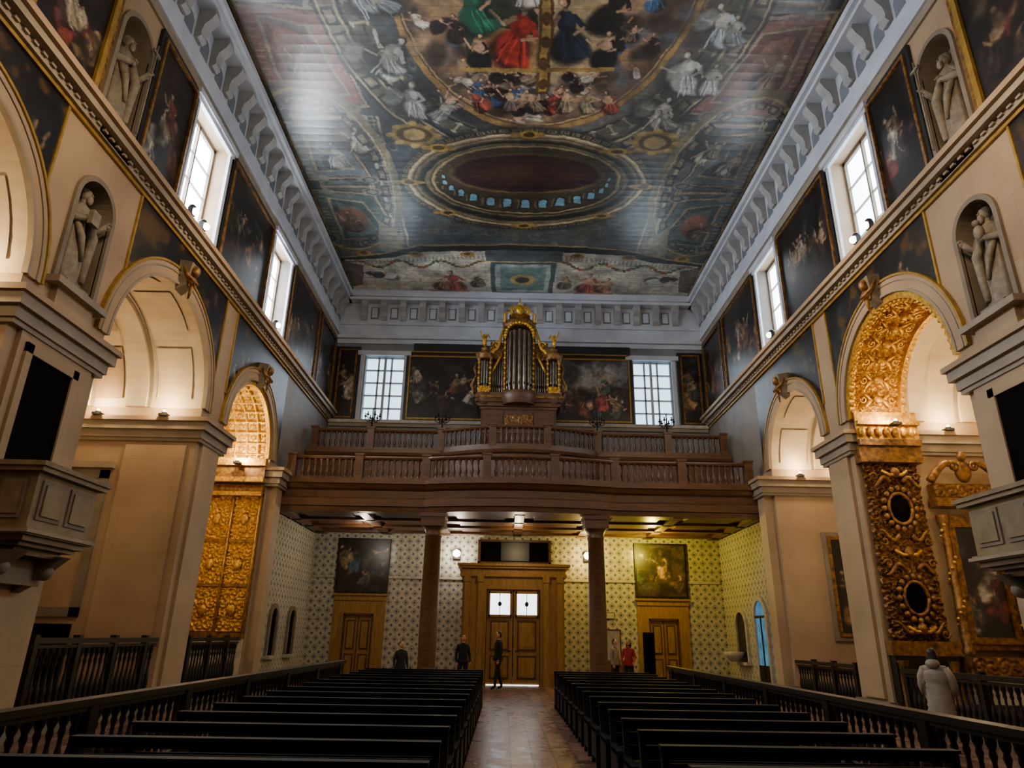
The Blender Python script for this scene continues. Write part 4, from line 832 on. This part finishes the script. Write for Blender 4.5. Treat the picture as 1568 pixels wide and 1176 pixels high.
# ------------------------------------------------------------------ under-gallery side niches
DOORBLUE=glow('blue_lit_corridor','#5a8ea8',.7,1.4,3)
for sg in (-1,1):
    for k,y in enumerate((23.6,25.6)):
        mb=MB(); mb.M=frame_side(sg); door=(sg>0 and k==0); zs=2.4 if door else 2.1; r=.5 if sg>0 else .3
        archivolt(mb,y,zs,r,r+.14,-.08,-.005,MARB if sg>0 else STONED,18)
        z0=0.0 if door else .95
        for u in (y-r-.14,y+r): mb.box(u,u+.14,-.08,-.005,z0,zs,MARB if sg>0 else STONED)
        p=arc(y,zs,r,16)
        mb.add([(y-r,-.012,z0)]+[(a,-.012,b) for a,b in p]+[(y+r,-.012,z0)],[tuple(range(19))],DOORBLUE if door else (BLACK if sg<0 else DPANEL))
        if door:
            mb.box(y-r,y+r,-.05,-.02,2.35,2.43,DARK); mb.box(y-.03,y+.03,-.05,-.02,0,2.35,DARK); mb.box(y-r,y+r,-.05,-.02,0,.9,DARK)
        if not door: mb.box(y-r-.18,y+r+.18,-.2,-.005,z0-.1,z0+.0,MARB)
        if not door and sg>0: mb.lathe([(.12,0),(.3,.15),(.36,.3),(.33,.32)],(y,-.37,.95),MARB,16)
        mb.obj('marble_wall_niche' if not door else 'door_4')
def nave_rail(x,name):
    mb=MB(); y0,y1=3.2,19.8; h=.98
    mb.box(x-.09,x+.09,y0,y1,h-.07,h,DARK); mb.box(x-.06,x+.06,y0,y1,h-.12,h-.07,DARK); mb.box(x-.07,x+.07,y0,y1,.0,.16,DARK)
    n=int((y1-y0)/.19)
    for i in range(n):
        y=y0+.1+i*.19
        if i%12==0: mb.box(x-.08,x+.08,y-.08,y+.08,0,h-.02,DARK)
        else: baluster(mb,x,y,.16,h-.28,DARK,.9)
    mb.obj(name)
nave_rail(-4.75,'nave_balustrade'); nave_rail(4.0,'nave_balustrade')
def pew(L,name):
    mb=MB()
    for x in (0.03,L-.03):
        poly=[(-.32,0),(-.26,0),(-.24,.1),(.12,.1),(.16,0),(.24,0),(.2,.4),(.3,.82),(.24,.84),(.14,.5),(-.3,.47),(-.33,.4)]
        mb.prism(poly,x-.03,x+.03,PEWM,'yz')
    if L>2.5: mb.prism([(-.3,0),(.2,0),(.18,.4),(-.3,.4)],L/2-.025,L/2+.025,PEWM,'yz')
    mb.box(0,L,-.3,.16,.42,.46,PEWM); mb.box(0,L,-.28,-.24,.34,.42,PEWM)
    for z0,z1,y in ((.5,.6,.165),(.64,.72,.19)): mb.box(.02,L-.02,y,y+.025,z0,z1,PEWM)
    mb.box(0,L,.2,.26,.76,.83,PEWM); mb.box(-.01,L+.01,.18,.29,.82,.845,PEWM)
    mb.box(.1,L-.1,.38,.52,.14,.18,PEWM)
    return mb.obj(name)
PL=pew(2.95,'pew'); PR=pew(2.4,'pew')
ys=[5.0+.96*i for i in range(15)]
PL.location=(-3.9,ys[0],0); PR.location=(.84,ys[0],0)
for y in ys[1:]: inst(PL,(-3.9,y,0)); inst(PR,(.84,y,0))
# ------------------------------------------------------------------ people
SKIN=pm('skin','#b98466','#c8967a',8,.5); HAIR=pm('dark_hair','#15100c','#2a1e16',20,.5); BLK=pm('black_cloth','#0d0d10','#18181c',12,.8); NAVY=pm('navy_trousers','#12151f','#1c2130',12,.8)
RED=pm('red_jacket','#8e1a1c','#a82426',8,.6); WHT=pm('cream_puffer_coat','#7d7366','#948876',6,.6); SHOE=pm('dark_shoe','#0c0a09','#161210',8,.4)
def skin_body(verts,edges,rad):
    me=bpy.data.meshes.new('tmp'); me.from_pydata(verts,edges,[]); ob=bpy.data.objects.new('tmp',me); SC.collection.objects.link(ob)
    md=ob.modifiers.new('s','SKIN'); md.use_smooth_shade=True
    for i,r in enumerate(rad): me.skin_vertices[0].data[i].radius=r if hasattr(r,'__len__') else (r,r)
    me.skin_vertices[0].data[0].use_root=True
    sb=ob.modifiers.new('b','SUBSURF'); sb.levels=2; sb.render_levels=2
    dg=bpy.context.evaluated_depsgraph_get(); e=ob.evaluated_get(dg); m=e.to_mesh()
    V=[tuple(v.co) for v in m.vertices]; F=[tuple(p.vertices) for p in m.polygons]; e.to_mesh_clear(); bpy.data.objects.remove(ob); bpy.data.meshes.remove(me); return V,F
def person(name,loc,rz,h=1.75,top=BLK,legs=NAVY,stride=.0,hair=HAIR,coat=None,arm=(0,0),long=False):
    k=h/1.75; mb=MB(); mb.M=Matrix.Translation(loc)@Matrix.Rotation(rz,4,'Z')@Matrix.Scale(k,4)
    s=stride
    V=[(0,0,.96),(0,-.01,1.14),(0,0,1.34),(0,.01,1.47),(0,0,1.56)]; E=[(0,1),(1,2),(2,3),(3,4)]; Rr=[(.165,.12),(.15,.11),(.185,.125),(.09,.08),(.055,.055)]
    for sg in (-1,1):
        n=len(V); ar=arm[0] if sg<0 else arm[1]
        V+=[(sg*.17,.01,1.41),(sg*.235,.02-.3*ar*.3,1.14),(sg*.235,-.07-.25*ar,.93+.2*ar),(sg*.23,-.1-.28*ar,.86+.22*ar)]; Rr+=[.075,.052,.036,(.035,.022)]; E+=[(2,n),(n,n+1),(n+1,n+2),(n+2,n+3)]
        n=len(V); d=sg*s
        V+=[(sg*.095,0,.88),(sg*.1,-d*.5-.02,.5),(sg*.1,-d+.02,.1),(sg*.11,-d-.13,.045)]; Rr+=[(.1,.105),(.068,.07),(.046,.05),(.045,.035)]; E+=[(0,n),(n,n+1),(n+1,n+2),(n+2,n+3)]
    BV,BF=skin_body(V,E,Rr); BV=np.array(BV)
    g={top:[],legs:[],SHOE:[],SKIN:[]}
    for f in BF:
        c_=BV[list(f)].mean(0)
        if c_[2]>1.5: m=SKIN
        elif abs(c_[0])>.19 and c_[2]<.9+.2*max(arm) and c_[2]>.6: m=SKIN
        elif c_[2]>.9 : m=top
        elif c_[2]<.085: m=SHOE
        else: m=legs
        g[m].append(f)
    for m,fs in g.items():
        if fs: mb.add(BV,fs,m,True)
    for sg in (-1,1):
        ar=arm[0] if sg<0 else arm[1]; hx,hy,hz=sg*.23,-.1-.28*ar,.86+.22*ar
        for i,L in enumerate((.065,.078,.072,.055)):
            yy=hy-.03+.02*i; mb.tube([(hx,yy,hz-.01),(hx-sg*.004,yy-.005,hz-.02-L*.5),(hx-sg*.018,yy-.008,hz-.02-L)],[.01,.009,.007],SKIN,6)
        mb.tube([(hx,hy-.03,hz+.02),(hx-sg*.02,hy-.055,hz-.01),(hx-sg*.025,hy-.06,hz-.04)],[.012,.011,.008],SKIN,6)
    hz=1.665; mb.ball((0,-.005,hz),(.075,.092,.115),SKIN,20,14); mb.ball((0,-.03,hz-.06),(.052,.06,.05),SKIN,14,8)
    mb.tube([(0,-.09,hz+.02),(0,-.108,hz-.015),(0,-.092,hz-.025)],[.01,.015,.01],SKIN,8)
    for sg in (-1,1):
        mb.ball((sg*.03,-.085,hz+.015),(.012,.008,.008),MARB,8,6); mb.ball((sg*.03,-.092,hz+.015),(.005,.004,.005),BLACK,6,5); mb.ball((sg*.076,.0,hz),(.012,.022,.032),SKIN,8,6)
        mb.tube([(sg*.016,-.092,hz+.035),(sg*.045,-.083,hz+.036)],.004,hair,5)
    mb.tube([(-.022,-.087,hz-.055),(0,-.094,hz-.054),(.022,-.087,hz-.055)],.006,RED,5)
    mb.ball((0,.018,hz+.03),(.083,.09,.1),hair,18,12); mb.ball((0,.03,hz+.0),(.08,.075,.1),hair,14,10)
    if long: mb.lathe([(.085,.05),(.1,-.05),(.1,-.2),(.07,-.28)],(0,.04,hz),hair,16,1,.7)
    mb.lathe([(.075,0),(.085,.03),(.07,.06)],(0,.005,1.46),top,16)
    if coat:
        pr=[]
        for i in range(22):
            t=i/21; z=.42+t*1.04; r=.25-.07*t+(.03 if t>.72 else 0)-(.1 if t>.93 else 0); pr.append((r+.012*math.sin(i*math.pi*.9),z))
        mb.lathe(pr,(0,0,0),coat,24,1,.72)
        for sg in (-1,1): mb.tube([(sg*.17,.01,1.42),(sg*.25,0,1.27),(sg*.275,-.01,1.12),(sg*.26,-.08,.95)],[.08,.078,.07,.055],coat,12)
        mb.ball((0,.08,1.5),(.13,.1,.09),coat,14,8)
    else: mb.lathe([(.19,0),(.2,.04),(.185,.1)],(0,0,.88),top,20,1,.74)
    return mb.obj(name,loc)
person('man_standing',(-.62,24.4,0),-1.2,1.78,BLK,NAVY,.16)
person('man_in_dark_jacket',(-1.75,23.6,0),.3,1.66,BLK,NAVY,.05)
person('visitor_by_column',(-3.4,21.2,0),.5,1.45,BLK,BLK,.05)
person('visitor_in_red_jacket',(3.75,24.6,0),-.4,1.6,RED,NAVY,.05,arm=(.5,.5),long=True)
person('visitor_in_white_shirt',(3.35,25.0,0),.8,1.6,WHT,NAVY,.05)
person('woman_in_puffer_coat',(6.95,12.6,0),2.4,1.55,WHT,BLK,.06,coat=WHT,long=True)
# ------------------------------------------------------------------ small furniture
mb=MB(); mb.box(4.15,4.55,24.0,24.3,0,.06,IRON); mb.box(4.18,4.52,24.1,24.2,.06,1.85,BLK); mb.box(4.16,4.54,24.08,24.1,.1,1.84,BLACK); mb.obj('black_display_stand')
mb=MB(); mb.box(2.9,4.0,25.6,26.2,0,.9,WOODL); mb.box(2.85,4.05,25.55,26.25,.9,.96,MARB); mb.box(3.0,3.7,26.0,26.03,.96,1.9,MARB); mb.box(2.95,3.75,26.03,26.07,.9,1.95,WOOD); mb.obj('reception_desk')
mb=MB(); mb.M=FR; mb.box(3.3,3.75,-.06,-.02,2.35,2.55,MARB); mb.box(3.28,3.77,-.04,-.005,2.33,2.57,IRON); mb.obj('exit_sign')
for x,y in ((-2.35,27.33),(2.75,27.33)):
    mb=MB(); mb.box(x-.12,x+.12,y,y+.16,4.45,4.8,IRON); mb.ball((x,y-.1,4.65),.14,BULBC if x<0 else BULBW); mb.tube([(x,y,4.65),(x,y-.08,4.65)],.04,IRON); mb.obj('wall_lamp')
def impost(sg,y,w,z=6.62):
    mb=MB(); mb.M=frame_side(sg); mb.box(y-.2,y+.0,w-.1,w+.1,z-.1,z-.04,IRON); mb.lathe([(.05,0),(.07,.03),(.06,.06)],(y-.12,w,z-.06),IRON,8); mb.ball((y-.12,w,z+.02),.04,BULBW); mb.obj('impost_lamp')
IMP=((-1,16.0,.8),(-1,16.0,2.4),(-1,20.85,.8),(1,15.6,.8),(1,16.0,2.3),(1,21.2,.8),(1,21.2,2.2),(-1,9.3,.7),(1,9.3,.7))
for q in IMP: impost(*q)
mb=MB(); mb.box(-11.6,11.6,-4.9,-4.5,0,16.3,STONE); mb.obj('wall_front')
# ------------------------------------------------------------------ lights
def area(name,loc,tgt,size,power,col,sy=None,spread=180):
    l=bpy.data.lights.new(name,'AREA'); l.energy=power; l.color=col; l.size=size; l.shape='RECTANGLE'; l.size_y=sy or size; l.spread=math.radians(spread)
    o=bpy.data.objects.new(name,l); o.location=loc; o.rotation_euler=(Vector(tgt)-Vector(loc)).to_track_quat('-Z','Y').to_euler(); SC.collection.objects.link(o); return o
def point(name,loc,power,col,r=.08):
    l=bpy.data.lights.new(name,'POINT'); l.energy=power; l.color=col; l.shadow_soft_size=r; o=bpy.data.objects.new(name,l); o.location=loc; SC.collection.objects.link(o)
WARM=(1,.71,.38); WARM2=(1,.72,.42); COOL=(.86,.92,1)
for sg in (-1,1):
    k=1.15 if sg<0 else .55
    for y in (14.0,19.75,6.5): area('window_daylight',(sg*7.85,y,12),(sg*2,y-3.0,12 if sg<0 else 10),1.5,(360 if (sg<0 and y>19) else 150)*k,COOL,2.8,170)
    area('rear_window_daylight',(sg*5.8,27.2,11.6),(sg*4,20,9),1.6,40,COOL,2.8,160)
    for y in (10.0,15.5,21.5): area('nave_spot',(sg*5.2,y-2,10.7),(sg*8,y+.5,8.6),.5,75 if y<20 else 40,WARM2,.5,150)
for sg,y,w in IMP:
    gold=(sg<0 and y>20); point('chapel_light',(sg*(8+w),y-.28,6.78),150 if gold else 95,(1,.8,.46) if gold else WARM,.06)
for sg in (-1,1):
    point('chapel_light',(sg*9.6,13.8,4.5),22,WARM); point('chapel_light',(sg*9.0,18.9,4.0),65,(1,.76,.42)); point('chapel_light',(sg*9.4,7.2,7.0),60,WARM)  # low point in the third bay added, without fixture, to brighten the relief
point('chapel_light',(9.0,13.6,7.0),90,(1,.8,.46)); point('chapel_light',(-9.3,19.2,7.2),95,(1,.8,.46)); point('chapel_light',(8.6,14.2,3.6),35,WARM)
area('chancel_fill',(0,-1.5,11),(0,14,9.5),3,200,(1,.82,.6),3,150)  # unseen fill light added behind the camera for the nave
point('gallery_lamp',(-2.35,26.95,4.65),75,(1,.9,.74)); point('gallery_lamp',(2.75,26.9,4.65),110,(1,.70,.14)); point('gallery_lamp',(5.0,25.6,4.9),270,(1,.76,.06)); point('gallery_lamp',(0,25.0,4.9),75,(1,.78,.42)); point('gallery_lamp',(-5.6,25.0,4.9),65,(1,.9,.74))
w=bpy.data.worlds.new('sky'); SC.world=w; w.use_nodes=True; w.node_tree.nodes['Background'].inputs[0].default_value=(.55,.7,1,1); w.node_tree.nodes['Background'].inputs[1].default_value=.6
# ------------------------------------------------------------------ camera
cd=bpy.data.cameras.new('camera'); cd.sensor_width=36; cd.lens=36*1045/1568; cd.clip_end=200; cam=bpy.data.objects.new('camera',cd); SC.collection.objects.link(cam)
cam.matrix_world=Matrix.Translation((-.45,0,1.65))@Matrix.Rotation(math.radians(-.3),4,'Z')@Matrix.Rotation(math.radians(90+20.3),4,'X')@Matrix.Rotation(math.radians(1.0),4,'Z')
SC.camera=cam
